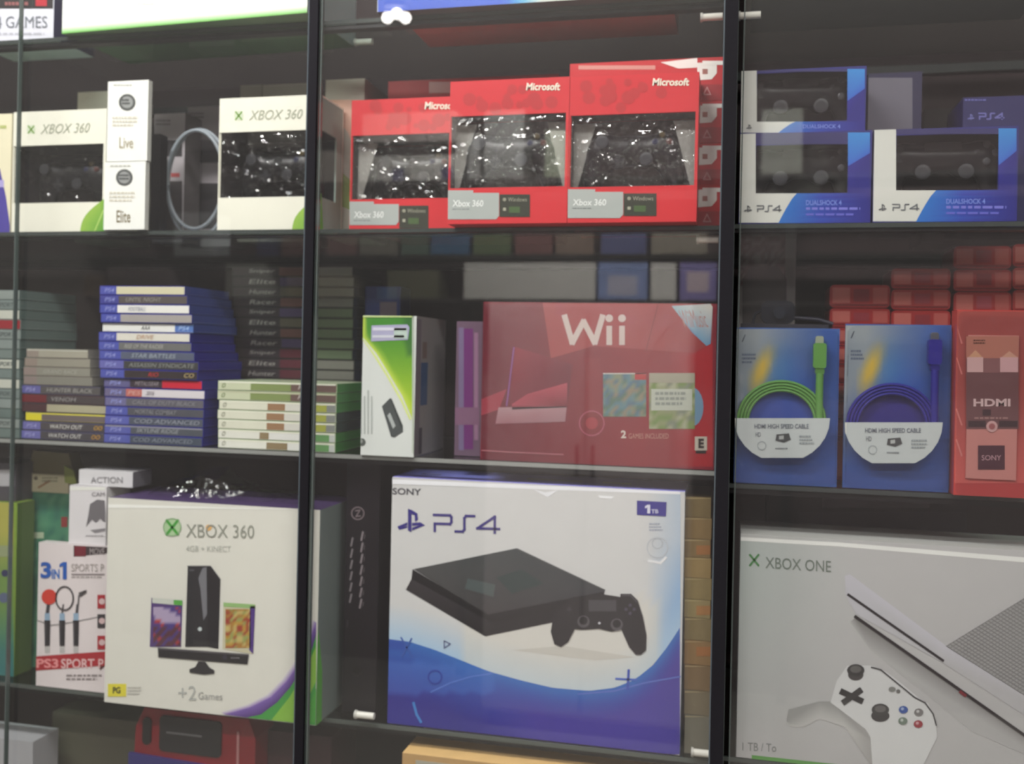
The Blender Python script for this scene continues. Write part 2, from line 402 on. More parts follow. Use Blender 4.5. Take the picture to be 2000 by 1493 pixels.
# shelf clips, bright metal
def clip(px, py, Y, label, w=.026):
    x, z = at(px, py, Y); r = M()
    r.cyl((-w / 2, 0, 0), (w / 2, 0, 0), .0048, lin((235, 232, 222)), 'plastic', 14)
    r.cyl((-w / 2 - .003, 0, 0), (-w / 2, 0, 0), .0062, lin((200, 198, 190)), 'plastic', 14)
    tag(r.build('shelf_clip', None, (x, Y, z)), label, 'shelf clip', 'pale metal clips holding the glass shelves')
clip(1392, 33, .05, 'pale metal clip at the top right of the middle section')
clip(712, 82, .16, 'dull metal clip under the top shelf right of the dark door bar')
clip(1384, 468, .06, 'pale metal clip below the red controller boxes beside the divider')
clip(714, 1398, .03, 'pale metal clip at the foot of the tall black box')
clip(1374, 1472, .035, 'pale metal clip right of the foot of the blue and white console box')
clip(1466, 30, .05, 'pale metal clip at the top left of the right section')

# sliding doors
def door(x0, x1, y, label, bar=None, bw=.014, edge=None):
    r = empty('sliding_glass_door', ((x0 + x1) / 2, y, .104), label=label, cat='glass door', group='sliding glass doors')
    w = (x1 - x0) / 2
    g = M(); g.box(-w, w, -.003, .003, .0, 2.34, (1, 1, 1), 'door_glass'); g.build('glass', r)
    for sx in (-1, 1):
        g = M(); g.box(sx * w - .0008, sx * w + .0008, -.0032, .0032, 0, 2.34, lin((84, 92, 90)), 'glass_edge'); g.build('polished_edge', r)
    if bar is not None:
        xb = bar - (x0 + x1) / 2
        g = M(); g.box(xb - bw / 2, xb + bw / 2, -.0085, -.0032, 0, 2.34, lin((20, 18, 24)), 'paint'); g.box(xb - bw / 2 - .0016, xb - bw / 2, -.0085, -.0032, 0, 2.34, lin((80, 88, 94)), 'glass_edge'); g.build('dark_seal_strip', r)
    return r
door(-1.85, -1.0625, -.014, 'leftmost sliding glass door, only its right edge in view')
door(-1.072, -.5805, -.001 - .0, 'sliding glass door in front of the white controller boxes and game cases', -.5875, .0135)
door(-.5715, -.0045, -.014, 'sliding glass door in front of the red boxes', -.0125, .0165)
door(.0035, .60, -.001, 'sliding glass door in front of the right section')

# ------------------------------------------------------------------ game controllers inside window boxes
def gamepad_mesh(kind):
    mb = bpy.data.metaballs.new('b'); mb.resolution = .006; mb.render_resolution = .0035; mb.threshold = .6
    o = bpy.data.objects.new('b', mb); COL.objects.link(o)
    def e(x, y, z, r):
        k = mb.elements.new(); k.co = (x, y, z); k.radius = r
    if kind == 'wide':
        for i in range(9): e(-.04 + i * .01, 0, .008 - .004 * abs(i - 4) / 4, .034)
        for s_ in (-1, 1):
            e(s_ * .046, 0, .012, .040); e(s_ * .052, .002, -.004, .036)
            e(s_ * .059, .005, -.022, .030); e(s_ * .064, .009, -.038, .026)
    else:
        for i in range(11): e(-.045 + i * .009, 0, .010, .028)
        for s_ in (-1, 1):
            e(s_ * .052, 0, .012, .034); e(s_ * .058, .002, -.008, .028)
            e(s_ * .062, .004, -.026, .024); e(s_ * .066, .007, -.042, .022)
            e(s_ * .026, 0, -.006, .022)
    bpy.context.view_layer.update()
    me = bpy.data.meshes.new_from_object(o.evaluated_get(bpy.context.evaluated_depsgraph_get()))
    xs = [v.co.x for v in me.vertices]; sc = .15 / (max(xs) - min(xs))
    for v in me.vertices: v.co = v.co * sc; v.co.y *= .8
    ys = min(v.co.y for v in me.vertices)
    me.materials.clear(); me.materials.append(MATS['plastic'])
    ca = me.color_attributes.new('Col', 'FLOAT_COLOR', 'CORNER'); c = lin((26, 26, 29))
    ca.data.foreach_set('color', [c[0], c[1], c[2], 1.0] * len(me.loops))
    me.polygons.foreach_set('use_smooth', [True] * len(me.polygons))
    me.name = 'controller_' + kind; bpy.data.objects.remove(o)
    return me, ys
GP = {k: gamepad_mesh(k) for k in ('wide', 'round')}
def mk(f):
    q = M(); f(q); return q
stick = mk(lambda q: (q.cyl((0, .006, 0), (0, -.006, 0), .006, lin((20, 20, 20)), 'plastic', 16), q.cyl((0, -.006, 0), (0, -.010, 0), .0095, lin((38, 38, 40)), 'plastic', 20), q.cyl((0, -.010, 0), (0, -.0105, 0), .0095, lin((60, 60, 64)), 'plastic', 20, .006))).mesh('thumbstick')
dpad = mk(lambda q: (q.box(-.010, .010, -.003, .004, -.0035, .0035, lin((48, 48, 52)), 'plastic'), q.box(-.0035, .0035, -.0031, .004, -.010, .010, lin((48, 48, 52)), 'plastic'), q.cyl((0, .004, 0), (0, 0, 0), .0125, lin((30, 30, 32)), 'plastic'))).mesh('direction_pad')
def btn(c): return mk(lambda q: (q.cyl((0, .004, 0), (0, -.003, 0), .0045, lin(c), 'plastic'), q.cyl((0, -.003, 0), (0, -.0036, 0), .0045, lin(c), 'plastic', 16, .003))).mesh('button')
BT = {c: btn(c) for c in ((44, 66, 44), (90, 44, 40), (44, 48, 80), (86, 72, 40), (80, 80, 84))}
guide = mk(lambda q: (q.cyl((0, .004, 0), (0, -.002, 0), .0075, lin((120, 122, 124)), 'metal', 20))).mesh('guide_button')
padm = mk(lambda q: (q.box(-.023, .023, -.001, .004, -.012, .012, lin((34, 34, 37)), 'soft_plastic'))).mesh('touch_pad')
def gamepad(parent, x, y, z, kind, scale=1.0, tint=None):
    me, ys = GP[kind]
    o = bpy.data.objects.new('controller', me); COL.objects.link(o); o.parent = parent; o.location = (x, y, z); o.scale = (scale,) * 3
    def sub(name, d, px, pz, dy=0):
        k = bpy.data.objects.new(name, d); COL.objects.link(k); k.parent = o; k.location = (px, ys + .001 + dy, pz)
    if kind == 'wide':
        sub('thumbstick', stick, -.043, .016, .001); sub('thumbstick', stick, .021, -.010, .002); sub('direction_pad', dpad, -.021, -.010, .003)
        for c, dx, dz in (((86, 72, 40), 0, .010), ((44, 66, 44), 0, -.010), ((44, 48, 80), -.010, 0), ((90, 44, 40), .010, 0)): sub('button', BT[c], .043 + dx, .016 + dz, .003)
        sub('guide_button', guide, 0, .014, .003)
    else:
        sub('thumbstick', stick, -.026, -.012, .001); sub('thumbstick', stick, .026, -.012, .001); sub('direction_pad', dpad, -.052, .013, .003)
        for dx, dz in ((0, .011), (0, -.011), (-.011, 0), (.011, 0)): sub('button', BT[(80, 80, 84)], .052 + dx, .013 + dz, .003)
        sub('touch_pad', padm, 0, .016, .003)
    return o

def windowed(b, hx0, hy0, hx1, hy1, col, inner, wrap=False, kind='wide', side=None, gx=None, gz=None, gs=1.0, film='film', bottom=None):
    "carton with a cut-out at the front (and right side), film over it and a controller inside"
    W, H, D, t = b.W, b.H, b.D, .0025; c = lin(col); sd = lin(side or col); inn = lin(inner)
    x0 = b.a.p(hx0, (hy0 + hy1) / 2)[0]; x1 = b.a.p(hx1, (hy0 + hy1) / 2)[0]
    z1 = b.a.p((hx0 + hx1) / 2, hy0)[2]; z0 = b.a.p((hx0 + hx1) / 2, hy1)[2]
    m = b.m; y0, y1 = -D / 2, D / 2
    m.box(-W / 2, W / 2, y0, y0 + t, 0, z0, c); m.box(-W / 2, W / 2, y0, y0 + t, z1, H, c)
    m.box(-W / 2, x0, y0, y0 + t, z0, z1, c)
    if x1 < W / 2 - .001: m.box(x1, W / 2, y0, y0 + t, z0, z1, c)
    m.box(-W / 2, W / 2, y0 + t, y1, H - t, H, c); m.box(-W / 2, W / 2, y0 + t, y1, 0, t, c, bottom=lin(bottom) if bottom else None)
    m.box(-W / 2, W / 2, y1 - t, y1, t, H - t, c); m.box(-W / 2, -W / 2 + t, y0 + t, y1 - t, t, H - t, c, right=inn)
    if wrap:
        ys = y0 + D * .7
        m.box(W / 2 - t, W / 2, y0 + t, y1 - t, t, z0, sd); m.box(W / 2 - t, W / 2, y0 + t, y1 - t, z1, H - t, sd); m.box(W / 2 - t, W / 2, ys, y1 - t, z0, z1, sd)
    else: m.box(W / 2 - t, W / 2, y0 + t, y1 - t, t, H - t, sd, left=inn)
    # tray
    m.box(-W / 2 + t, W / 2 - t, y1 - t - .004, y1 - t - .001, z0, z1, inn, 'soft_plastic')
    m.box(-W / 2 + t, W / 2 - t, y0 + t, y1 - .006, z0 - .003, z0 - .0005, inn, 'soft_plastic'); m.box(-W / 2 + t, W / 2 - t, y0 + t, y1 - .006, z1 + .0005, z1 + .003, inn, 'soft_plastic')
    root = b.root(); m.build('carton', root)
    xe = W / 2 - t if wrap else x1 + .003
    f = M()
    f.box(x0 - .003, xe, y0 + t + .0003, y0 + t + .0011, z0 - .004, z1 + .004, (1, 1, 1), film)
    f.build('window', root)
    gx_ = (x0 + min(x1, W / 2)) / 2 if gx is None else b.a.p(gx, (hy0 + hy1) / 2)[0]
    gz_ = (z0 + z1) / 2 if gz is None else b.a.p((hx0 + hx1) / 2, gz)[2]
    gamepad(root, gx_, y0 + D * .52, gz_, kind, gs)
    return root

def xlogo(a, cx, cy, r, c1, c2, L=2, ring=True):
    if ring: a.disc(cx, cy, r, c1, L)
    a.line([(cx - r * .62, cy - r * .75), (cx + r * .62, cy + r * .8)], r * .3, c2, L + 1)
    a.line([(cx + r * .62, cy - r * .75), (cx - r * .62, cy + r * .8)], r * .3, c2, L + 1)
def ps_text(a, x0, x1, y0, y1, w, c, slope=0, L=3):
    "the letters P S 4 drawn as open strokes"
    u = (x1 - x0) / 3.0; h = y1 - y0; sl = lambda x: slope * (x - x0) / (x1 - x0)
    def st(p): a.line([(x, y + sl(x)) for x, y in p], w, c, L)
    st([(x0, y0), (x0 + u * .74, y0), (x0 + u * .8, y0 + h * .12), (x0 + u * .8, y0 + h * .42), (x0 + u * .74, y0 + h * .55), (x0 + w * .3, y0 + h * .55), (x0 + w * .3, y1)])
    b = x0 + u * 1.0
    st([(b, y1), (b + u * .32, y1), (b + u * .4, y1 - h * .15), (b + u * .4, y0 + h * .15), (b + u * .48, y0), (b + u * .85, y0)])
    b = x0 + u * 2.0
    st([(b + u * .8, y1), (b + u * .8, y0), (b, y0 + h * .76), (b + u * 1.0, y0 + h * .76)])
def ps_mark(a, cx, cy, r, c, L=3):
    a.poly([(cx - r * .25, cy - r), (cx + r * .05, cy - r * .9), (cx + r * .05, cy + r), (cx - r * .25, cy + r * .85)], c, L)
    a.poly([(cx + r * .05, cy - r * .9), (cx + r * .55, cy - r * .6), (cx + r * .6, cy - r * .05), (cx + r * .35, cy + r * .1), (cx + r * .3, cy - r * .45), (cx + r * .05, cy - r * .55)], c, L)
    a.poly([(cx - r * .3, cy + r * .15), (cx - r * 1.15, cy + r * .5), (cx - r, cy + r * .8), (cx - r * .3, cy + r * .6), (cx - r * .3, cy + r * .45), (cx - r * .7, cy + r * .55), (cx - r * .3, cy + r * .38)], c, L)
    a.poly([(cx + r * .1, cy + r * .2), (cx + r * .8, cy + r * .15), (cx + r * 1.2, cy + r * .4), (cx + r * .1, cy + r * .85), (cx + r * .1, cy + r * .6), (cx + r * .7, cy + r * .4), (cx + r * .1, cy + r * .45)], c, L)

# ================================================================== TOP SHELF
b = BX('game_box', 'white box with GAMES lettering and a black strip, at the top left corner', 'box', -60, 104, -60, .05, ZA, .10, (226, 226, 236), right=(48, 44, 88))
b.a.rect(-60, -60, 104, 17, (34, 26, 30)); b.a.text('GAMES', 12, 93, 32, 55, (120, 124, 132)); b.a.text('4', -8, 4, 33, 56, (120, 124, 132))
b.a.rect(70, -4, 92, 12, (190, 30, 50), 2); b.a.small(10, 60, 4, 16, (150, 90, 90), 1, 2, 3); b.a.small(-20, 95, 64, 72, (190, 190, 200), 1, 2, 4); b.done()
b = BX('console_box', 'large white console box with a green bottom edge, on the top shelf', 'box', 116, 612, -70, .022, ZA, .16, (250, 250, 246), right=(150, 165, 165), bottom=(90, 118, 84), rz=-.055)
def gfn(x, y): return mix((250, 250, 246), (112, 190, 70), (y - (62 - (x - 120) * .098)) / 14)
a = b.a; n = 14
for i in range(n):
    f0, f1 = i / n, (i + 1) / n; xa = -b.W / 2 + b.W * f0; xb = -b.W / 2 + b.W * f1; h0 = .010
    a.m.poly([(xa, a.yl - .0003, 0), (xb, a.yl - .0003, 0), (xb, a.yl - .0003, h0), (xa, a.yl - .0003, h0)], [lin((100, 185, 60))] * 2 + [lin((236, 246, 226))] * 2, 'card')
a.disc(160, 34, 8, (226, 232, 224)); a.small(270, 310, 0, 14, (222, 226, 214), 1, 2, 8); b.done()
b = BX('console_box', 'blue and white console box at the top, right of the dark door bar', 'box', 737, 1414, -60, .025, ZA, .06, (196, 202, 200), bottom=(70, 66, 66), right=(40, 60, 150))
def bf(x, y): return mix((44, 80, 190), (60, 96, 205), (x - 737) / 200) if x < 985 else (mix((60, 96, 205), (70, 165, 215), (x - 985) / 30) if x < 1015 else mix((70, 165, 215), (208, 212, 206), (x - 1015) / 40))
b.a.field(738, 1412, -58, lambda x: 30, bf, 40, 2); b.done()
b = BX('flat_box', 'brick red flat box lying behind the blue and white console box at the top', 'box', 800, 1316, -20, .09, ZA, .10, (150, 70, 66), bottom=(232, 118, 112), mat='kraft'); b.done()  # underside colour lightened in place of light bounced from below
b = BX('flat_box', 'dark slate flat box on the top shelf of the right section', 'box', 1470, 2080, -50, .06, ZA + .02, .2, (58, 60, 74), bottom=(66, 66, 78)); b.done()

# ================================================================== CONTROLLER SHELF, LEFT
b = BX('controller_box', 'cream box with a violet lower corner, leftmost on the controller shelf', 'boxed controller', -75, 19, 224, .06, ZB, .1, (240, 232, 200))
b.a.poly([(-75, 300), (-20, 300), (0, 330), (12, 385), (20, 440), (20, 455), (-75, 455)], (78, 66, 160), 1); b.a.rect(-75, 352, 8, 366, (180, 170, 225), 2); b.a.small(0, 16, 245, 256, (190, 200, 120), 1, 2, 5); b.done()

def whitebox(pl, pr, pt, Y, hy0, hy1, label, side, wrap, gx):
    b = BX('controller_box', label, 'boxed controller', pl, pr, pt, Y, ZB, .085, (240, 238, 222), group='white boxed controllers with a green corner', body=False)
    a = b.a; s = (pr - pl) / 200.0; pb = proj(b.xc, Y, ZB)[1]
    xlogo(a, pl + 43 * s, pt + 37, 9.5 * s, (214, 222, 196), (120, 165, 60), 1)
    a.text('XBOX 360', pl + 63 * s, pl + 166 * s, pt + 27, pt + 46, (168, 172, 150), 2, shear=5, slope=-3)
    # green corner swoosh
    P = [(pr, pb - 64)] + [(pr - 52 * s * t ** 1.0 - 14 * s * math.sin(math.pi * t), pb - 64 + 64 * t) for t in [k / 8 for k in range(9)]] + [(pr, pb)]
    a.poly(P, [(120, 175, 50)] + [(150, 190, 70)] * 9 + [(90, 160, 50)], 1)
    a.line([(pr - 20 * s, pb), (pr - 2, pb - 40)], 3, (180, 215, 110), 2)
    r = windowed(b, pl + 4, hy0, pr if wrap else pr - 3, hy1, (240, 238, 222), (44, 36, 40), wrap, 'wide', side, gx=gx, gz=(hy0 + hy1) / 2 + 4, gs=.92)
    return b, r
b, r = whitebox(22, 204, 216, .05, 283, 396, 'white boxed controller with a green corner, left beside the two small white boxes', (220, 218, 196), False, 112)
b, r = whitebox(424, 622, 189, .05, 256, 385, 'white boxed controller behind the dark door bar, left of the red boxes', (150, 170, 160), True, 525)
m = M(); ys = -b.D / 2
for k in range(8):
    z0 = b.H * .27 * k / 8; z1 = b.H * .27 * (k + 1) / 8; w0 = .016 - .0012 * k; w1 = .016 - .0012 * (k + 1)
    m.poly([(b.W / 2 + .0004, ys, z0), (b.W / 2 + .0004, ys + w0, z0), (b.W / 2 + .0004, ys + w1, z1), (b.W / 2 + .0004, ys, z1)], lin((110, 185, 60)))
m.build('green_side_print', r)

def small_white(pl, pr, pt, zb, txt, cy, label, seed):
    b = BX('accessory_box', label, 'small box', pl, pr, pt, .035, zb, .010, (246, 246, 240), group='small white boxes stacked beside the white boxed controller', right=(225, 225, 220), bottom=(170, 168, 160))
    a = b.a; w = pr - pl; cx = (pl + pr) / 2 + 1
    a.disc(cx, cy, 16.5, (44, 46, 46), 1); a.disc(cx, cy, 12, (150, 152, 150), 2); a.ring(cx, cy, 14.5, 1.5, (120, 122, 120), 3)
    a.small(cx - 10, cx + 10, cy - 6, cy + 7, (70, 72, 72), 2, 3, seed)
    a.text(txt, cx - 15, cx + 12, cy + (68 if txt == 'Live' else 64), cy + (90 if txt == 'Live' else 88), (176, 166, 140) if txt == 'Live' else (140, 128, 100), 2, bold=.01)
    a.small(pl + 12, pr - 14, cy + 28, cy + 50, (218, 212, 196), 3, 2, seed + 2); a.small(pl + 14, pr - 18, pt + 7, pt + 12, (190, 190, 180), 1, 2, seed + 4)
    return b
b = small_white(202, 282, 316, ZB, 'Elite', 347, 'small white box with a dark round seal reading Elite, the lower of two', 1); b.done(); zt = ZB + b.H
b = small_white(208, 287, 158, zt + .0008, 'Live', 200, 'small white box with a dark round seal reading Live, on top of another', 2); b.done()
b = BX('accessory_box', 'pale grey box standing behind the white boxed controller on the left', 'small box', 146, 225, 179, .18, ZB, .1, (206, 204, 188)); b.done()
# behind, between the white boxes
def greybox(pl, pr, pt, label, seed, Y=.2, band=True):
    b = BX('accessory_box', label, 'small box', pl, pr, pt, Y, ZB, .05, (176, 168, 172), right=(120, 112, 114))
    a = b.a
    if band:
        a.rect(pl + 1, pt + 52, pr - 1, pt + 84, (34, 30, 34), 1); a.rect(pl + 20, pt + 56, pl + 30, pt + 80, (70, 60, 62), 2)
        a.rect(pl + 38, pt + 116, pl + 55, pt + 124, (180, 80, 80), 1); a.rect(pl + 1, pt + 132, pr - 1, pt + 232, (60, 54, 56), 1)
    else: a.rect(pl + 6, pt + 66, pr - 6, pt + 110, (84, 80, 86), 1); a.disc(pl + 20, pt + 92, 14, (50, 48, 52), 2); a.rect(pl + 1, pt + 150, pr - 1, pt + 240, (48, 44, 48), 1)
    a.small(pl + 8, pl + 40, pt + 12, pt + 26, (130, 122, 126), 2, 2, seed)
    return b.done()
greybox(296, 357, 222, 'grey box with a black band between the small white boxes and the cable', 3)
greybox(361, 450, 208, 'lilac grey box left behind the white boxed controller at the door bar', 4, .26, False)
b = BX('accessory_box', 'pale box standing behind the white boxed controller at the dark door bar', 'small box', 463, 505, 166, .2, ZB, .09, (150, 144, 134)); b.done()
b = BX('accessory_box', 'beige box behind the top of the white boxed controller, left of the dark door bar', 'small box', 507, 600, 164, .2, ZB, .09, (158, 152, 142)); b.done()
b = BX('accessory_box', 'pale grey green box right of the dark door bar, behind the white boxed controller', 'small box', 630, 706, 155, .14, ZB, .12, (160, 158, 146), right=(130, 128, 120))
b.a.poly([(632, 195), (706, 195), (706, 330), (680, 260), (632, 200)], (200, 160, 140)); b.a.poly([(660, 330), (706, 370), (706, 420), (660, 400)], (120, 140, 70), 2); b.done()
# black camera clip, and grey loops added in place of curved reflections
x, z = at(296, 310, .12)
b = BX('plug_adapter', 'small black plug adapter lying against the small white boxes', 'adapter', 292, 310, 262, .11, ZB, .02, (26, 24, 30), mat='plastic'); b.done()
m = M(); pts = []
cx, cz = at(388, 300, .165)
for k in range(110):
    t = k / 109; an = 2.1 + t * 2 * math.pi * 2.2; r = .060 - .012 * t
    pts.append((cx + r * math.cos(an), .172 - .02 * t, cz + r * 1.55 * math.sin(an) + .012 * t))
zmin = min(p[2] for p in pts)
pts = [(p[0], p[1], p[2] - zmin + ZB + .0035) for p in pts]
m.tube(pts, .003, lin((150, 158, 166)), 'plastic', 8)
tag(m.build('reflection_coil'), 'grey coiled cable standing between the small white boxes and the controller box', 'cable')

# ================================================================== CONTROLLER SHELF, RED BOXES
RED = (214, 34, 44)
def redbox(pl, pr, pt, Y, hy0, hy1, label, D=.085, sx=1.0):
    b = BX('controller_box', label, 'boxed controller', pl, pr, pt, Y, ZB, D, RED, group='red boxed controllers', body=False)
    a = b.a; w = pr - pl; pb = proj(b.xc, Y, ZB)[1]; s = w / 240.0
    for k in range(16):
        r_ = random.Random(k + int(pl)); xx = pl + 30 * s + r_.random() * (w - 60 * s); yy = pt + 12 + r_.random() * (hy0 - pt - 22)
        a.disc(xx, yy, 5 + 9 * r_.random(), mix(RED, (150, 44, 40), .35), .3 + k * .05, n=10)
    a.text('Microsoft', pr - 82 * s, pr - 14 * s, pt + 7, pt + 22, (250, 240, 220), 3, bold=.03, shear=2)
    a.poly([(pl + 1, hy1 + 6), (pl + 52 * s, hy1 + 6), (pl + 52 * s, hy1 + 11), (pl + 104 * s, hy1 + 11), (pl + 104 * s, pb - 15), (pl + 98 * s, pb - 8), (pl + 1, pb - 8)], (176, 182, 178), 2)
    a.text('Xbox 360', pl + 10 * s, pl + 72 * s, hy1 + 25, hy1 + 38, (236, 240, 236), 3, bold=.02, shear=1); a.small(pl + 10 * s, pl + 60 * s, hy1 + 42, hy1 + 46, (140, 146, 144), 1, 3, 2)
    a.rect(pl + 105 * s, hy1 + 14, pl + 166 * s, hy1 + 58, (48, 50, 36), 2); a.text('Windows', pl + 122 * s, pl + 160 * s, hy1 + 20, hy1 + 28, (160, 160, 140), 3)
    a.disc(pl + 115 * s, hy1 + 24, 3.5, (150, 150, 130), 3); a.rect(pl + 112 * s, hy1 + 40, pl + 118 * s, hy1 + 46, (170, 170, 150), 3); a.rect(pl + 124 * s, hy1 + 38, pl + 146 * s, hy1 + 50, (70, 96, 50), 3)
    r = windowed(b, pl + 5, hy0, pr - 3, hy1, RED, (96, 90, 88), False, 'wide', (190, 40, 44), gz=(hy0 + hy1) / 2 + 4, gs=.92)
    # pale side wings of the tray
    q = M()
    X0, X1 = b.a.p(pl + 6, hy1)[0], b.a.p(pr - 4, hy1)[0]; z0 = b.a.p(pl, hy1)[2]; z1 = b.a.p(pl, hy0 + 14)[2]; yy = -D / 2 + .02
    q.prism([(X0, z0), (X0 + .006, z0), (X0 + .03, z1), (X0, z1)], yy, yy + .002, lin((168, 166, 160)), 'soft_plastic'); q.build('tray_wing', r); q = M()
    q.prism([(X1 - .006, z0), (X1, z0), (X1, z1), (X1 - .03, z1)], yy, yy + .002, lin((168, 166, 160)), 'soft_plastic')
    q.build('tray_wing', r)
redbox(682, 906, 192, .0605, 262, 388, 'lowest and leftmost of the three red boxed controllers in front')
redbox(874, 1107, 155, .012, 224, 366, 'middle of the three red boxed controllers in front', D=.048)
redbox(1108, 1360, 146, .012, 222, 364, 'rightmost of the three red boxed controllers in front', D=.048)
# stack of red boxes lying behind, their right ends showing
zs = ZB; tops = [366, 284, 202, 118]; words = ['lowest', 'second from the bottom', 'third from the bottom', 'topmost']
for i, pt in enumerate(tops):
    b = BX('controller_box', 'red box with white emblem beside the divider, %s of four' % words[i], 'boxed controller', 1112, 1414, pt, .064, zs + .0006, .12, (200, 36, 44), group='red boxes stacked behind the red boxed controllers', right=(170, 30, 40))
    a = b.a; pb = proj(b.xc, b.Y, zs)[1]
    tt = pt + 3
    a.poly([(1362, tt + 2), (1400, tt), (1400, tt + 22), (1390, tt + 34), (1362, tt + 36)], (248, 246, 240), 1)
    a.rect(1372, tt - 2, 1413, tt + 6, (250, 248, 242), 2); a.rect(1372, tt + 14, 1382, tt + 24, (170, 110, 100), 2)
    a.rect(1362, tt + 44, 1413, tt + 74, (166, 34, 42), 1)
    cx, cy = 1381, tt + 58; a.line([(cx - 7, cy + 6), (cx, cy - 8), (cx + 7, cy + 6), (cx - 7, cy + 6)], 2, (220, 150, 150), 3)
    if i == 3: a.poly([(1290, 122), (1362, 113), (1362, 132), (1325, 134)], (250, 246, 240), 1); a.rect(1130, 128, 1280, 136, (214, 150, 140), 1)
    b.done(); zs += b.H + .0006
b = BX('controller_box', 'dull red box with a grey patch behind the lowest red boxed controller', 'boxed controller', 752, 1085, 152, .16, ZB, .1, (150, 44, 48)); b.a.rect(838, 160, 890, 182, (170, 150, 146)); b.done()

# ================================================================== CONTROLLER SHELF, RIGHT SECTION
def dsbox(pl, pr, pt, Y, zb, hole, label, D=.07, dim=False, lo=0):
    b = BX('controller_box', label, 'boxed controller', pl, pr, pt, Y, zb, D, (214, 214, 208), group='blue and white boxed controllers', body=False)
    a = b.a; hx0, hy0, hx1, hy1 = hole; w = pr - pl; pb = proj(b.xc, Y, zb)[1]
    WH, B1, B2, B3 = (220, 220, 212), (30, 112, 200), (24, 20, 128), (32, 28, 140)
    a.rect(pl + 1, pt + 1, hx0, pb - 1, WH, 1)
    a.rect(hx0, hy1, hx0 + w * .2, pb - 1, WH, 1)
    xa = pl + w * .44; xb = pl + w * .30
    def sw(y): t = (y - hy1) / (pb - hy1); return xa + (xb - xa) * t ** .8
    n = 6
    for k in range(n):
        y0 = hy1 + (pb - hy1) * k / n; y1 = hy1 + (pb - hy1) * (k + 1) / n
        a.poly([(hx0 + w * .2, y0), (sw(y0), y0), (sw(y1), y1), (hx0 + w * .2, y1)] if sw(y1) > hx0 + w * .2 else [(hx0 + w * .2, y0), (sw(y0), y0), (hx0 + w * .2, y1)], WH, 1)
        a.poly([(sw(y0), y0), (pl + w * .62, y0), (pl + w * .62, y1), (sw(y1), y1)], [B1, (34, 76, 180), (32, 52, 165), B1], 2)
        a.poly([(pl + w * .62, y0), (pr - 1, y0), (pr - 1, y1), (pl + w * .62, y1)], [(34, 76, 180), B2, B2, (32, 52, 165)], 2)
    a.poly([(hx1, pt + 1), (pr - 1, pt + 1), (pr - 1, pt + w * .16), (hx1, pt + w * .26)], [(52, 140, 215), (52, 140, 215), (46, 100, 200), (46, 100, 200)], 2)
    a.poly([(hx1, pt + w * .26), (pr - 1, pt + w * .16), (pr - 1, hy1), (hx1, hy1)], [B3, B2, B2, B2], 2)
    a.rect(hx0, pt + 1, hx1, hy0, (44, 40, 100), 1)
    if lo:
        ps_mark(a, pl + w * .07, pb - 12, 5, (90, 92, 96)); a.text('DUALSHOCK 4', pl + w * .5, pl + w * .8, pb - 17, pb - 9, (120, 140, 225), 3, bold=.02)
    else:
      ps_mark(a, pl + w * .07, pb - 28, 7, (90, 92, 96)); ps_text(a, pl + w * .14, pl + w * .32, pb - 34, pb - 23, 2.4, (110, 112, 116))
      a.text('DUALSHOCK 4', pl + w * .51, pl + w * .78, pb - 45, pb - 35, (120, 140, 225), 3, bold=.02)
      a.small(pl + w * .51, pr - 12, pb - 31, pb - 22, (120, 120, 215), 1, 3, 4); a.small(pl + w * .51, pr - 12, pb - 19, pb - 12, (100, 100, 205), 1, 3, 5)
    return windowed(b, hx0, hy0, hx1, hy1, (214, 214, 208) if False else (36, 34, 120), (20, 18, 20), False, 'round', (40, 40, 130), gz=(hy0 + hy1) / 2 - 4, gs=1.0, film='wrap', bottom=(40, 40, 90)), b
ZBR = ZB + .0015
r, b1 = dsbox(1443, 1700, 258, .05, ZBR, (1476, 282, 1656, 378), 'blue and white boxed controller beside the divider, underneath another one')
r, b2 = dsbox(1704, 1986, 250, .05, ZBR, (1750, 262, 1950, 372), 'blue and white boxed controller nearest the right edge of the picture')
r, b3 = dsbox(1446, 1690, 134, .06, ZBR + b1.H + .0008, (1478, 140, 1655, 238), 'blue and white boxed controller stacked on top of another beside the divider', lo=1)
b = BX('accessory_box', 'dark blue box with a plain grey panel behind the boxed controllers on the right', 'small box', 1690, 1795, 142, .14, ZBR, .08, (32, 26, 66)); b.a.rect(1694, 152, 1782, 300, (108, 104, 116)); b.done()
b = BX('accessory_box', 'navy box with pale letters behind the rightmost boxed controller', 'small box', 1876, 2040, 188, .14, ZBR, .1, (26, 22, 88)); ps_mark(b.a, 1896, 229, 6, (120, 120, 190)); ps_text(b.a, 1912, 1960, 222, 233, 3, (110, 108, 180)); b.a.small(1884, 1930, 194, 200, (96, 96, 170), 1, 2, 3); b.done()
b = BX('dark_box', 'low black box between the grey panelled box and the navy box', 'small box', 1800, 1872, 212, .28, ZBR, .1, (30, 24, 26)); b.done()

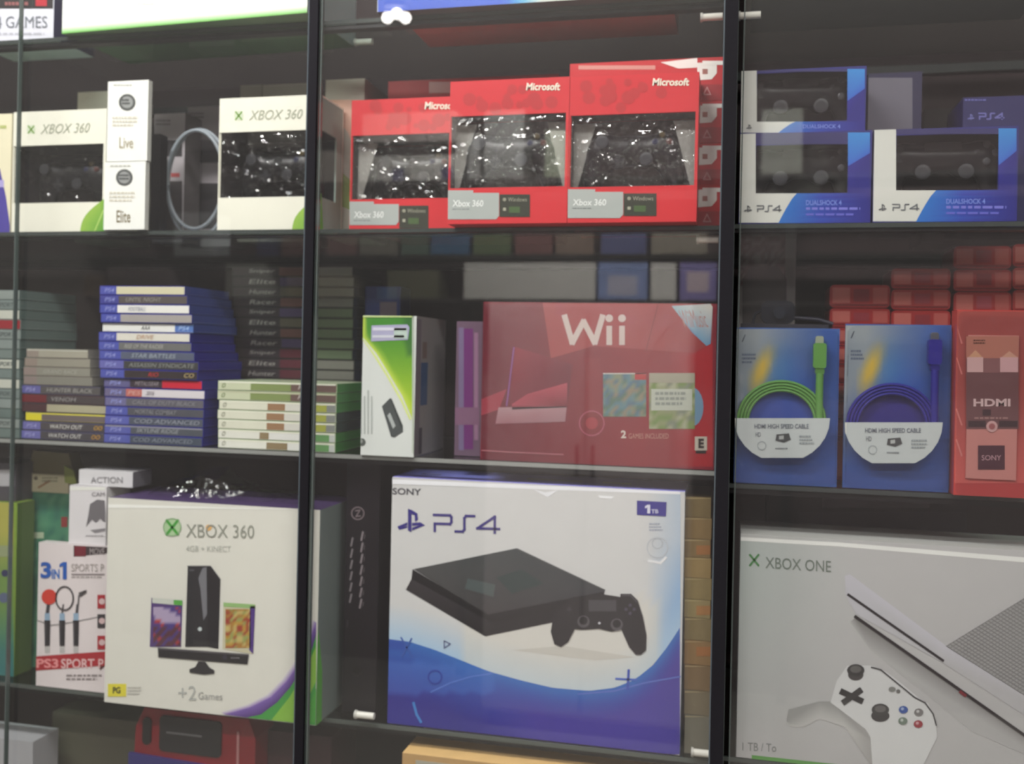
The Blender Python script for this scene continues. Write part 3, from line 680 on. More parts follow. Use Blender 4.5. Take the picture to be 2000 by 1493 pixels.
# ================================================================== GAME CASES
class NArt(Art):
    "prints on the front plane in fractions of its width and height (y downwards)"
    def __init__(s, m, W, H, D, mat='gloss_card', eps=.0003):
        s.m = m; s.W = W; s.H = H; s.yl = -D / 2; s.mt = mat; s.eps = eps; s.clip = None
    def p(s, px, py, L=1): return (-s.W / 2 + px * s.W, s.yl - s.eps * L, s.H * (1 - py))
def game_case(x0, x1, Y, z0, h, label, group, case, bands, side=None, D=.135, top_hi=None, texts=(), rz=0):
    W = x1 - x0; r = empty('game_case', ((x0 + x1) / 2, Y + D / 2, z0), rz, label=label, cat='video game', group=group)
    m = M(); g = .0007
    m.box(-W / 2, W / 2, -D / 2, D / 2, 0, h - g, lin(case), 'case_plastic', right=lin(side or case))
    m.box(W / 2, W / 2 + .0006, -D / 2 + .004, D / 2 - .004, .001, .0022, lin(mix(side or case, (255, 255, 255), .12)), 'case_plastic')
    m.build('case', r)
    s = M(); a = NArt(s, W, h - g, D)
    s.box(-W / 2 + .0008, W / 2 - .0008, -D / 2 - .0003, -D / 2, .0006, h - g - .0008, lin(bands[0][2]), 'gloss_card')
    for f0, f1, c in bands: a.rect(f0 + (.004 if f0 == 0 else 0), .08, f1 - (.004 if f1 == 1 else 0), .93, c, 1.5)
    for t in texts:
        a.text(t[0], t[1], t[2], .26, .74, t[3], 3, bold=.01, shear=.012)
    if top_hi: a.rect(.01, .05, .99, .2, top_hi, 2.2)
    s.build('sleeve', r)
    return r
PSB = (78, 86, 172); CASEB = (40, 40, 150)
ordn = ['topmost', 'second', 'third', 'fourth', 'fifth', 'sixth', 'seventh', 'eighth', 'ninth', 'tenth', 'eleventh', 'twelfth', 'thirteenth', 'fourteenth', 'fifteenth', 'sixteenth', 'lowest']
W_, G1, TX = (232, 230, 218), (74, 74, 80), (150, 152, 156)
spec = [  # top to bottom: (bands, texts, words, left px, right px)
 ([(0, .2, PSB), (.2, 1, (214, 208, 176))], [], 'cream spine', 195, 361),
 ([(0, .22, (70, 72, 150)), (.22, 1, (92, 84, 82))], [('UNTIL NIGHT', .3, .7, (150, 146, 140))], 'brown grey spine', 195, 366),
 ([(0, .2, PSB), (.2, 1, (238, 236, 230))], [('FOOTBALL', .32, .52, (170, 172, 186))], 'white spine and blue end', 195, 370),
 ([(0, .22, PSB), (.22, 1, (170, 164, 160))], [], 'pale grey spine', 197, 375),
 ([(0, .8, (238, 238, 230)), (.8, 1, (90, 124, 190))], [('AAA', .43, .53, (90, 90, 90))], 'white spine, blue end at right', 197, 375),
 ([(0, .2, PSB), (.2, 1, (226, 222, 210))], [('DRIVE', .42, .6, (190, 150, 120))], 'off-white spine with tan lettering', 193, 371),
 ([(0, .22, PSB), (.22, 1, (112, 112, 110))], [('RISE OF THE RAIDER', .28, .7, (176, 176, 170))], 'mid grey spine', 193, 374),
 ([(0, .23, PSB), (.23, 1, (90, 96, 116))], [('STAR BATTLES', .34, .8, (160, 170, 180))], 'bluish grey spine', 194, 380),
 ([(0, .25, (104, 104, 176)), (.25, 1, (66, 66, 66))], [('ASSASSIN SYNDICATE', .3, .95, (140, 142, 138))], 'charcoal spine and pale lettering', 194, 388),
 ([(0, .25, PSB), (.25, 1, (58, 50, 52))], [('RIO', .5, .6, (190, 60, 60)), ('CO', .86, .96, (190, 170, 120))], 'black spine and a small red word', 196, 386),
 ([(0, .27, (100, 96, 140)), (.27, .6, (64, 54, 60)), (.6, 1, (206, 40, 60))], [('METALGEAR', .32, .56, (150, 140, 146))], 'half black and half red spine', 200, 392),
 ([(0, .22, (108, 100, 136)), (.22, .38, (196, 110, 100)), (.38, 1, (222, 216, 220))], [('PES', .24, .36, (220, 170, 160)), ('2016', .42, .5, (120, 110, 120))], 'salmon and white spine', 204, 400),
 ([(0, .22, (110, 106, 150)), (.22, 1, (100, 98, 106))], [('CALL OF DUTY BLACK', .28, .92, (140, 138, 146))], 'smoky grey spine', 205, 398),
 ([(0, .23, PSB), (.23, 1, (84, 84, 92))], [('MORTAL COMBAT', .3, .72, (140, 140, 146))], 'slate spine', 206, 398),
 ([(0, .25, (90, 96, 176)), (.25, 1, (80, 86, 100))], [('COD ADVANCED', .3, .96, (150, 154, 166))], 'steel blue spine', 205, 397),
 ([(0, .27, (88, 94, 172)), (.27, 1, (82, 86, 94))], [('SKYLINE RIDGE', .33, .75, (156, 160, 166))], 'slate spine with bright edge', 204, 397),
 ([(0, .27, (84, 92, 170)), (.27, 1, (72, 80, 94))], [('COD ADVANCED', .3, .9, (130, 136, 150))], 'dark blue grey spine', 203, 395)]
ztop = at(290, 558, .05)[1]; h = (ztop - ZM) / 17
for i, (bands, texts, words, pl, pr) in enumerate(spec):
    k = 16 - i; z0 = ZM + k * h; yy = .05 + (.004 if i in (4, 10) else 0)
    py = proj(at(290, 700, .05)[0], .05, z0)[1]
    tx = [('PS4', .06, .17, (150, 156, 220))] if i not in (4,) else [('PS4', .84, .95, (170, 200, 240))]
    game_case(at(pl, py, .05)[0], at(pr, py, .05)[0], yy, z0, h, 'blue game case, ' + words + ', ' + ordn[i] + ' of the tall blue stack', 'game cases in the tall blue stack', CASEB if i != 4 else (60, 90, 150), bands, side=(34, 34, 140) if i > 4 else (50, 66, 140), texts=tx + texts, top_hi=(150, 150, 160) if i == 15 else None, D=.132)

# left stack
spec = [
 ([(0, .2, (150, 138, 128)), (.2, 1, (166, 162, 146))], [], 'beige spine, topmost', 52, 172, (196, 194, 180)),
 ([(0, .2, (146, 132, 122)), (.2, 1, (150, 146, 132))], [], 'khaki spine, second from the top', 48, 176, None),
 ([(0, .2, (146, 130, 124)), (.2, 1, (142, 140, 128))], [('GRAND RACE', .3, .8, (170, 168, 156))], 'grey beige spine, third from the top', 46, 176, None),
 ([(0, .2, (140, 126, 122)), (.2, 1, (132, 130, 120))], [], 'grey olive spine, fourth from the top', 46, 180, None),
 ([(0, .24, (100, 98, 160)), (.24, 1, (84, 80, 80))], [('HUNTER BLACK', .32, .9, (160, 158, 154))], 'blue end and dim lettering', 43, 196, None),
 ([(0, .3, (110, 32, 40)), (.3, 1, (70, 62, 64))], [('VENOM', .35, .65, (150, 146, 146))], 'dark red end', 43, 205, None),
 ([(0, .3, (74, 44, 48)), (.3, 1, (176, 170, 142))], [], 'maroon end and cream spine', 43, 208, None),
 ([(0, .2, (226, 214, 40)), (.2, 1, (110, 98, 96))], [], 'bright yellow band and corner', 50, 209, (226, 216, 80)),
 ([(0, .22, (110, 108, 172)), (.22, 1, (74, 68, 72))], [('WATCH OUT', .33, .72, (214, 212, 206)), ('OO', .86, .96, (210, 160, 60))], 'white title, orange badge, under the yellow one', 44, 206, None),
 ([(0, .24, (112, 110, 176)), (.24, 1, (70, 66, 72))], [('WATCH OUT', .33, .72, (206, 204, 200)), ('OO', .84, .94, (206, 150, 56))], 'white title and orange badge, lowest', 40, 205, None)]
zt = at(120, 682, .055)[1]; h = (zt - ZM) / 10
for i, (bands, texts, words, pl, pr, hi) in enumerate(spec):
    z0 = ZM + (9 - i) * h; py = proj(at(120, 800, .055)[0], .055, z0)[1]
    game_case(at(pl, py, .055)[0], at(pr, py, .055)[0], .055, z0, h, 'game case, ' + words + ', in the low stack at left', 'game cases in the low stack left of the blue one', (70, 66, 76) if i > 3 else (150, 146, 134), bands, texts=texts + ([('PS4', .05, .17, (160, 160, 215))] if i in (4, 8, 9) else []), top_hi=hi)

# far left stack, greyish teal
zt = at(10, 566, .05)[1]; n = 15; h = (zt - ZM) / n
for i in range(n):
    z0 = ZM + (n - 1 - i) * h; r_ = random.Random(i + 40); c = mix((128, 140, 138), (96, 112, 108), r_.random())
    py = proj(at(0, 700, .05)[0], .05, z0)[1]
    sp = (196, 198, 186) if i in (2, 7, 9) else ((150, 34, 44) if i == 3 else mix(c, (190, 190, 184), r_.random() * .4))  # the single red spine is coloured after a reflected red strip
    game_case(at(-150, py, .05)[0], at(38 + (i < 6) * r_.random() * 3, py, .05)[0], .05, z0, h, 'grey green game case, ' + (['topmost'] + ordn[1:14] + ['lowest'])[i] + ' of the stack at the left edge', 'grey green game cases stacked at the left edge', c, [(0, 1, sp)], side=mix(c, (90, 110, 104), .5), texts=[('SPORT', .78, .93, (80, 90, 90))] if i % 3 == 1 else [])

# white spined stack at the door bar
LG = (150, 186, 90)
zt = at(540, 746, .05)[1]; h = (zt - ZM) / 7
for i in range(7):
    z0 = ZM + (6 - i) * h; py = proj(at(540, 800, .05)[0], .05, z0)[1]
    if i < 2: bands = [(0, .28, (206, 212, 180)), (.28, .62, (134, 150, 92)), (.62, 1, (112, 90, 84))]; tx = [('O', .03, .06, (110, 130, 80)), ('FOR', .68, .78, (210, 204, 196))]
    elif i < 5: bands = [(0, .42, (226, 226, 206)), (.42, .57, (160, 124, 92)), (.57, .78, (222, 220, 210)), (.78, .92, (176, 180, 80)), (.92, 1, (140, 144, 140))]; tx = [('O', .03, .06, (130, 132, 110))]
    else: bands = [(0, .36 + .06 * (i - 5), (232, 232, 220)), (.36 + .06 * (i - 5), .44 + .16 * (i - 5), (146, 128, 96)), (.44 + .16 * (i - 5), .78, (232, 232, 226)), (.78, .95, (110, 160, 100)), (.95, 1, (200, 205, 200))]; tx = [('O', .03, .06, (130, 132, 110))]
    words = ['green and maroon spine, topmost', 'green and maroon spine, second', 'white and tan spine, third', 'white and tan spine, fourth', 'white and tan spine, fifth', 'plain white spine, sixth', 'white spine with a slanted tan patch, lowest'][i]
    game_case(at(426 + (i in (1, 3)) * -1 + (i == 2) * 2, py, .05)[0], at(658 - i * .6, py, .05)[0], .05, z0, h, 'game case, ' + words + ' of the short white stack', 'white spined game cases behind the dark door bar', (190, 205, 170), bands, side=(66, 140, 60) if i not in (3, 4) else (40, 60, 56), texts=tx, top_hi=(240, 240, 222) if i != 1 else (200, 200, 170), D=.13)
# black spined stack behind it
zt = at(540, 520, .2)[1]; n = 17; h = (zt - ZM) / n
for i in range(n):
    z0 = ZM + (n - 1 - i) * h; py = proj(at(540, 700, .2)[0], .2, z0)[1]; r_ = random.Random(i * 3 + 1)
    mar = (84, 40, 48) if 8 <= i <= 14 else ((96, 66, 60), (70, 60, 90), (84, 80, 66))[i % 3]
    grn = (92, 106, 82) if 4 <= i < 9 else (112, 112, 104)
    game_case(at(452 + r_.random() * 6, py, .2)[0], at(692 - r_.random() * 4, py, .2)[0], .2, z0, h, 'dark game case, ' + (['topmost'] + ordn[1:16] + ['lowest'])[i] + ' of the stack behind the white one', 'dark game cases stacked behind the white spined ones', (50, 56, 50), [(0, .16, (50, 42, 44)), (.16, .4, (52, 46, 48)), (.4, .7, mar), (.7, 1, grn)], texts=[(['Sniper', 'Elite', 'Hunter', 'Racer'][i % 4], .14, .36, (146, 142, 136))], side=(46, 56, 46), D=.13)

# ================================================================== MIDDLE SHELF, BOXES
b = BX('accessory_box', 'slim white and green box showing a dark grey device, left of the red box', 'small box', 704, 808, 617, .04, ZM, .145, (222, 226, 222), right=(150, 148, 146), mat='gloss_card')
a = b.a
def edge(y):  # left limit of the green field
    pts = [(617, 704), (656, 706), (690, 735), (726, 757), (772, 785), (813, 803), (830, 808)]
    for (ya, xa), (yb, xb) in zip(pts, pts[1:]):
        if y <= yb: return xa + (xb - xa) * (y - ya) / (yb - ya)
    return 808
def gcol(x, y):
    c = mix((70, 140, 50), (176, 210, 44), (y - 640) / 150); e = edge(y)
    if x - e < 14: c = mix((206, 226, 90), c, (x - e) / 14)
    if x > 790 and y < 700: c = mix(c, (46, 96, 50), .6)
    return c
for j in range(20):
    y0 = 618 + j * 10.4; y1 = y0 + 10.4
    for i in range(8):
        q = []
        for (f, y) in ((i / 8, y1), ((i + 1) / 8, y1), ((i + 1) / 8, y0), (i / 8, y0)):
            e = edge(y); q.append((e + (808 - e) * f, y))
        a.m.poly([a.p(*k, 1) for k in q], [lin(gcol(*k)) for k in q], 'gloss_card')
a.line([(706, 664), (734, 698), (758, 736), (784, 782), (801, 818)], 4, (226, 238, 150), 2)
a.poly([(726, 636), (796, 634), (800, 640), (797, 664), (725, 667)], (178, 176, 206), 3); a.rect(729, 640, 794, 646, (222, 220, 236), 4); a.rect(728, 655, 790, 660, (214, 216, 226), 4); a.rect(770, 641, 796, 662, (196, 214, 204), 4)
a.poly([(746, 794), (762, 778), (765, 779), (787, 832), (787, 844), (770, 855), (764, 853)], (76, 82, 82), 2)
a.poly([(757, 812), (762, 806), (773, 832), (768, 838)], (178, 184, 182), 3); a.poly([(762, 778), (765, 779), (787, 832), (784, 836)], (56, 62, 62), 3)
a.disc(707, 864, 7.5, (90, 96, 92), 2); a.disc(705, 862, 4, (150, 156, 150), 3)
for k in range(4): a.rect(704 + k * 7, 762 + 12 * (k % 2), 706.5 + k * 7, 848, (176, 182, 178), 2)
a.rect(704, 617, 808, 620, (206, 226, 150), 4); a.rect(805.5, 617, 808, 885, (196, 206, 190), 4)
# right side print
f = side_art(b.m, b.W / 2, b.Y, b.xc, b.loc[1], ZM)
xs_ = b.W / 2 + .0004; D = b.D
def sq(y0, y1, z0, z1, c, L=1): b.m.poly([(b.W / 2 + .0003 * L, -D / 2 + y0, z0), (b.W / 2 + .0003 * L, -D / 2 + y1, z0), (b.W / 2 + .0003 * L, -D / 2 + y1, z1), (b.W / 2 + .0003 * L, -D / 2 + y0, z1)], lin(c), 'gloss_card')
sq(.0, .022, .002, b.H - .004, (120, 112, 122)); sq(.024, .056, b.H * .36, b.H * .67, (44, 84, 130)); sq(.03, .05, b.H * .70, b.H * .82, (128, 110, 104)); sq(.02, .034, .002, b.H * .2, (60, 56, 72), 2)
b.done()
b = BX('accessory_box', 'small blue box peeking over the slim white and green box', 'small box', 708, 776, 560, .235, ZM, .05, (34, 54, 120)); b.a.rect(736, 562, 775, 584, (46, 76, 130)); b.a.rect(742, 590, 775, 640, (110, 96, 110)); b.done()
b = BX('accessory_box', 'purple upright box with grey edges left of the red console box', 'small box', 887, 938, 628, .09, ZM, .12, (108, 84, 104), mat='gloss_card', right=(90, 40, 70))
b.a.rect(896, 640, 906, 880, (120, 104, 140)); b.a.rect(906, 642, 924, 878, (110, 40, 112)); b.a.rect(889, 796, 936, 830, (130, 92, 120), 2); b.a.rect(926, 650, 934, 860, (150, 110, 140)); b.done()
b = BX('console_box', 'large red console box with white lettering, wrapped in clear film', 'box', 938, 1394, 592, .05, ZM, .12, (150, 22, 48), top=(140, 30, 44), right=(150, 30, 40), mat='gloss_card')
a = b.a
a.field(940, 1392, 592, 912, lambda x, y: mix(mix((112, 10, 38), (150, 26, 38), (x - 940) / 300), (196, 24, 40), max(0, (x - 1300) / 90)), 16, 8, 1, 'gloss_card')  # darker left and vivid right end imitate the uneven reflection haze
a.poly([(1060, 592), (1392, 592), (1392, 668), (1356, 690), (1160, 676), (1076, 700)], [(168, 60, 62)] * 4 + [(172, 66, 66)] * 2, 2)  # pale upper patch painted for the washed-out reflection
lt = (222, 204, 196)
a.line([(1103, 618), (1118, 670), (1140, 628), (1162, 670), (1177, 618)], 11, lt, 3, .3)
for x in (1190, 1215): a.line([(x, 640), (x, 671)], 11, lt, 3, .3); a.disc(x, 622, 7.5, lt, 3)
a.poly([(1006, 678), (1118, 712), (1108, 794), (994, 790)], [(150, 24, 50), (120, 14, 40), (110, 14, 40), (130, 18, 46)], 2)
a.poly([(1000, 790), (1030, 770), (1108, 748), (1108, 796), (1000, 800)], [(190, 70, 90), (180, 60, 80), (196, 80, 96), (120, 20, 40), (120, 20, 40)], 3)
a.line([(1004, 680), (990, 792)], 3, (150, 80, 150), 4)
a.poly([(974, 796), (1107, 794), (1104, 824), (968, 828)], [(190, 150, 156), (186, 140, 146), (170, 124, 132), (170, 110, 120)], 3)
a.poly([(940, 780), (990, 760), (975, 800), (940, 812)], (170, 50, 70), 2)
a.rect(1143, 700, 1174, 812, (146, 36, 46), 2)
a.field(1178, 1262, 729, 814, noise_cols([(96, 140, 150), (112, 146, 144), (84, 120, 140), (140, 150, 120), (90, 124, 106), (150, 140, 116)], 3, 9), 10, 10, 3); a.rect(1240, 729, 1262, 742, (196, 60, 60), 4); a.rect(1178, 729, 1262, 731, (220, 220, 210), 4)
a.field(1268, 1357, 729, 838, noise_cols([(150, 160, 110), (120, 150, 70), (180, 184, 150), (130, 140, 120)], 5, 11), 9, 10, 3); a.rect(1272, 760, 1352, 802, (200, 206, 190), 4); a.small(1280, 1345, 766, 796, (150, 160, 150), 3, 5, 3); a.rect(1268, 729, 1357, 748, (176, 172, 150), 4)
a.disc(1352, 795, 22, (120, 160, 190), 2, ry=38)
a.ring(1156, 827, 24, 2.2, (190, 90, 110), 4); a.disc(1156, 827, 12, (176, 50, 60), 3)
a.text('2', 1213, 1223, 841, 856, (240, 226, 214), 3, bold=.03); a.text('GAMES INCLUDED', 1228, 1306, 847, 857, (214, 150, 130), 3)
a.rect(1357, 853, 1381, 880, (216, 206, 190), 3); a.text('E', 1364, 1375, 857, 876, (50, 40, 40), 4, bold=.06); a.rect(1359, 880, 1379, 886, (40, 30, 30), 3)
a.poly([(1312, 598), (1388, 592), (1392, 600), (1388, 672), (1380, 676), (1352, 650)], [(176, 206, 214), (230, 226, 220), (236, 230, 220), (110, 160, 200), (120, 170, 206), (110, 150, 190)], 3)
a.text('WiiMusic', 1335, 1384, 606, 640, (196, 150, 140), 4, shear=-10)
a.line([(942, 880), (1010, 884), (1100, 888)], 2, (200, 120, 130), 4); a.line([(1286, 592), (1262, 684)], 1.2, (120, 30, 40), 4)
r = b.root(); b.m.build('carton', r)
q = M(); q.box(-b.W / 2 - .001, b.W / 2 + .001, -b.D / 2 - .0035, -b.D / 2 - .0025, 0, b.H + .001, (1, 1, 1), 'wrap'); q.build('clear_film', r)
# ================================================================== RIGHT SECTION, MIDDLE SHELF
def cable_pack(pl, pr, pt, label, ccol, conn, white_y, seed, tiltc):
    b = BX('cable_pack', label, 'cable pack', pl, pr, pt, .05, ZMR, .004, (64, 96, 160), mat='gloss_card', group='flat cables in clear blister packs')
    a = b.a; w = pr - pl; pb = proj(b.xc, .05, ZMR)[1]; H = pb - pt; s = w / 200
    def bg(x, y):
        u = (x - pl) / w; v = (y - pt) / H
        c = mix((160, 164, 164), (60, 92, 160), u * 1.5 - .35 + max(0, v - .25) * 2)
        c = mix(c, (44, 84, 190), .6 * max(0, 1 - math.hypot((u - .55) * 1.2, v - .37) / .3))
        c = mix(c, (60, 140, 190), .5 * max(0, 1 - math.hypot(u - .45, v - .3) / .25))
        c = mix(c, (236, 190, 70), max(0, 1 - math.hypot((u - .27 + (v - .27) * .5) * 1.7, (v - .27)) / .19) * 1.3)
        if v > .9: c = mix(c, (70, 90, 150), .6)
        return c
    a.field(pl + 2, pr - 2, pt + 2, pb - 1, bg, 18, 22, 1)
    a.line([(pl + 17 * s, pt + 26), (pl + 22 * s, pt + 14)], 2, (60, 64, 76), 2); a.small(pl + 16 * s, pl + 44 * s, pt + 50, pt + 72, (110, 116, 130), 3, 2, seed)
    cx, cy, R = pl + 92 * s, white_y + 4, 88 * s
    a.disc(cx, cy, 70 * s, tiltc, 2, n=24)
    r = b.root(); b.m.build('backing_card', r)
    # cable: flat bands side by side
    for k in range(4):
        q = M(); Rr = (R - 4 - k * 6.2 * s); P = []
        for j in range(25):
            an = math.pi * j / 24; px, py = cx + Rr * math.cos(an), cy - Rr * .92 * math.sin(an)
            x, y, z = a.p(px, py); P.append((x, -b.D / 2 - .0075 + .0006 * k, z))
        q.tube(P, .0021, lin(mix(ccol, (255, 255, 255), .06 * (k % 2))), 'soft_plastic', 8, 2.0); q.build('cable', r)
    cxr = pl + (166 if conn else 172) * s
    q = M(); top = pt + 20
    def bx(x0, y0, x1, y1, d, c, mt='plastic'):
        p0 = a.p(x0, y1); p1 = a.p(x1, y0); q.rbox(p0[0], p1[0], -b.D / 2 - d, -b.D / 2 - .0006, p0[2], p1[2], .0028, lin(c), mt)
    bx(cxr - 8 * s, top - 4, cxr + 8 * s, top + 14, .009, (176, 178, 150) if conn else (190, 190, 196), 'metal' if not conn else 'plastic')
    bx(cxr - 13 * s, top + 10, cxr + 13 * s, top + 58, .013, ccol); bx(cxr - 9 * s, top + 58, cxr + 9 * s, top + 70, .012, mix(ccol, (0, 0, 0), .15))
    q.build('connector', r)
    q = M(); x, y, z = a.p(cxr, top + 68); x2, y2, z2 = a.p(cxr - 1 * s, white_y + 2)
    q.tube([(x, -.012, z), (x, -.0125, (z + z2) / 2), (x2, -.0125, z2)], .0048, lin(ccol), 'soft_plastic', 8, .8); q.build('cable', r)
    # label: half disc with a flat foot
    q = M(); P = []; Rl = 92 * s
    for j in range(15):
        an = math.pi * j / 14; px, py = cx + 1 + Rl * math.cos(an), white_y - 3 + min(Rl * .92 * math.sin(an) * 1.0, 76 * s); P.append((px, py))
    pp = [a.p(*k) for k in P]
    q.prism([(k[0], k[2]) for k in pp], -b.D / 2 - .0158, -b.D / 2 - .0148, lin((226, 224, 212)), 'gloss_card')
    la = Art(q, .05, b.xc, ZMR, -b.D / 2 - .0158, 'gloss_card')
    la.text('HDMI HIGH SPEED CABLE', cx - 52 * s, cx + 52 * s, white_y + 8, white_y + 17, (130, 132, 136), 2, bold=.02)
    la.text('HD', cx - 50 * s, cx - 40 * s, white_y + 24, white_y + 33, (110, 112, 116), 2)
    la.poly([(cx - 10, white_y + 28), (cx + 14, white_y + 26), (cx + 18, white_y + 38), (cx + 4, white_y + 44), (cx - 12, white_y + 40)], (90, 88, 84), 2); la.poly([(cx - 5, white_y + 31), (cx + 4, white_y + 30), (cx + 4, white_y + 37), (cx - 5, white_y + 38)], (206, 202, 190), 3)
    la.ring(cx - 38 * s, white_y + 50, 8, 1.4, (180, 182, 176), 2); la.small(cx + 34 * s, cx + 66 * s, white_y + 30, white_y + 50, (176, 178, 172), 3, 2, seed + 1); la.small(cx - 12, cx + 14, white_y + 54, white_y + 59, (150, 150, 146), 1, 2, seed + 2)
    q.build('paper_label', r)
    q = M(); g = .0006; X0, X1, Z1 = -b.W / 2 + .002, b.W / 2 - .002, b.H - .003; y0 = -b.D / 2 - .0185
    q.rbox(X0, X1, y0, y0 + g, .003, Z1, .008, (1, 1, 1), 'blister')
    q.box(X1 - .0006, X1, y0 + g, -b.D / 2 - .0005, .006, Z1 - .006, (1, 1, 1), 'blister'); q.box(X0, X0 + .0006, y0 + g, -b.D / 2 - .0005, .006, Z1 - .006, (1, 1, 1), 'blister')
    q.build('blister', r)
    return r
cable_pack(1433, 1634, 641, 'blister pack with a bright green flat cable beside the divider', (112, 166, 74), True, 819, 1, (70, 92, 170))
cable_pack(1645, 1852, 634, 'blister pack with a dark blue flat cable, right of the green one', (44, 34, 140), False, 827, 2, (52, 44, 130))
# red packed cable
b = BX('cable_pack', 'pink red plastic cable pack with a tall printed card, at the right edge', 'cable pack', 1862, 2003, 606, .03, ZMR, .03, (196, 64, 60), mat='plastic')
a = b.a; a.field(1864, 2001, 608, 944, lambda x, y: mix((170, 74, 66), (220, 96, 86), max(0, (y - 760) / 180)), 6, 10, 1, 'plastic')
for y in (640, 700, 800, 860): a.line([(1868, y), (1878, y + 30)], 3, (226, 130, 118), 2)
r = b.root(); b.m.build('red_case', r)
q = M(); P0 = a.p(1885, 934); P1 = a.p(1989, 656); yl = -b.D / 2 - .0025
q.box(P0[0], P1[0], yl, -b.D / 2 - .0005, max(P0[2], .004), P1[2], lin((220, 140, 126)), 'gloss_card')
la = Art(q, .03, b.xc, ZMR, yl, 'gloss_card')
la.rect(1886, 657, 1988, 700, (196, 120, 98), 1); la.rect(1886, 700, 1988, 728, (150, 96, 92), 1); la.rect(1888, 698, 1919, 727, (228, 176, 166), 2); la.rect(1952, 698, 1987, 727, (226, 170, 164), 2)
la.poly([(1890, 698), (1904, 684), (1918, 698)], (222, 160, 120), 2); la.poly([(1955, 698), (1970, 686), (1986, 698)], (222, 160, 130), 2)
la.rect(1886, 728, 1988, 838, (122, 76, 74), 1); la.text('HDMI', 1900, 1972, 779, 794, (232, 190, 180), 3, bold=.035); la.small(1902, 1974, 815, 821, (180, 130, 120), 1, 2, 3); la.rect(1918, 800, 1934, 812, (70, 40, 44), 2)
la.rect(1890, 822, 1924, 834, (70, 44, 46), 2); la.rect(1950, 822, 1986, 834, (70, 44, 46), 2); la.disc(1936, 833, 11, (226, 170, 160), 3); la.disc(1936, 833, 6, (180, 100, 96), 4)
la.small(1900, 1930, 664, 674, (110, 66, 50), 2, 2, 6); la.rect(1909, 870, 1961, 917, (84, 40, 50), 2); la.text('SONY', 1916, 1954, 889, 899, (214, 160, 160), 3)
q.build('printed_card', r)
q = M(); q.rbox(-b.W / 2 + .001, b.W / 2 - .001, -b.D / 2 - .006, -b.D / 2 - .0054, .001, b.H - .002, .006, (1, 1, 1), 'blister'); q.build('blister', r)

# red cartridges stacked behind
def red_pack(pl, pr, pt, Y, zb, label, seed):
    b = BX('red_pack', label, 'plastic pack', pl, pr, pt, Y, zb, .075, (168, 44, 42), mat='plastic', group='red plastic packs stacked at the right', body=False)
    q = b.m; q.rbox(-b.W / 2, b.W / 2, -b.D / 2, b.D / 2, 0, b.H - .0006, min(.006, b.H * .2), lin((150, 36, 36)), 'plastic')
    r_ = random.Random(seed); a = b.a; a.clip = (-b.W / 2 + .002, b.W / 2 - .002, .003, b.H - .004)
    pbb = proj(b.xc, Y, zb)[1]; w = pr - pl
    a.rect(pl + w * .05, pt + 6, pl + w * .34, pbb - 9, (178, 92, 84), 1); a.rect(pl + w * .72, pt + 6, pl + w * .96, pbb - 8, (168, 78, 72), 1)
    a.rect(pl + w * .4, pt + 9, pl + w * .66, pbb - 12, mix((120, 30, 36), (150, 60, 70), r_.random()), 1)
    a.rect(pl + 4, pbb - 6, pr - 4, pbb - 3, (96, 18, 22), 2)
    return b
zs = ZMR
def col(pl, pr, tops, Y, who, z=ZMR, sd=0):
    names = ['lowest', 'second from the bottom', 'third from the bottom', 'fourth from the bottom', 'fifth from the bottom', 'sixth from the bottom', 'seventh from the bottom', 'eighth from the bottom', 'ninth from the bottom', 'tenth from the bottom']
    for i, t in enumerate(tops):
        b = red_pack(pl, pr, t, Y, z, 'red pack, %s of the %s' % ('topmost' if i == len(tops) - 1 else names[i], who), sd + i); b.done(); z += b.H + .0006
col(1620, 1738, [855, 820, 785, 748, 712, 676, 640, 602, 556], .135, 'shortest red stack', sd=10)
col(1740, 1856, [858, 818, 778, 738, 698, 650, 606, 565, 524], .132, 'mid-height red stack', sd=30)
col(1862, 1975, [850, 803, 756, 708, 660, 616, 570, 526, 480], .13, 'tall red stack behind the pink card', sd=50)
col(1977, 2090, [850, 803, 756, 708, 660, 612, 566, 522, 476], .131, 'tall red stack at the right edge', sd=70)
# black plug on the green pack, grey picture card behind
m = M(); x, z = at(1522, 600, .085); z0 = at(1522, 640, .085)[1]
m.rbox(-.024, .020, -.012, .012, 0, .030, .009, lin((20, 22, 32)), 'plastic'); m.cyl((.0, -.012, .014), (.0, -.018, .014), .008, lin((30, 34, 44)), 'plastic')
m.tube([(-.02, 0, .02), (-.032, 0, .012), (-.036, -.004, -.01), (-.038, -.004, -.03)], .002, lin((40, 42, 54)), 'plastic')
m.tube([(.018, 0, .008), (.05, 0, .006), (.07, 0, 0)], .003, lin((30, 28, 44)), 'plastic')
holder = BX('accessory_box', 'dark box behind the green cable pack, a black plug lying on it', 'small box', 1440, 1612, 633, .072, ZMR, .03, (38, 34, 46)); holder.done()
tag(m.build('power_plug', None, (x, holder.loc[1], holder.zb + holder.H + .001)), 'black plug with a short lead lying above the green cable pack', 'plug')
b = BX('picture_card', 'tall grey card with a dark flower pattern behind the black plug', 'card', 1434, 1546, 452, .16, ZMR, .01, (124, 118, 116))
b.a.field(1446, 1534, 462, 560, noise_cols([(96, 70, 72), (84, 60, 62), (110, 96, 94), (120, 112, 110), (70, 50, 54)], 9, 7), 14, 14, 1)
b.a.poly([(1450, 640), (1450, 545), (1470, 520), (1520, 520), (1536, 545), (1536, 640)], (62, 54, 54), 2); b.done()

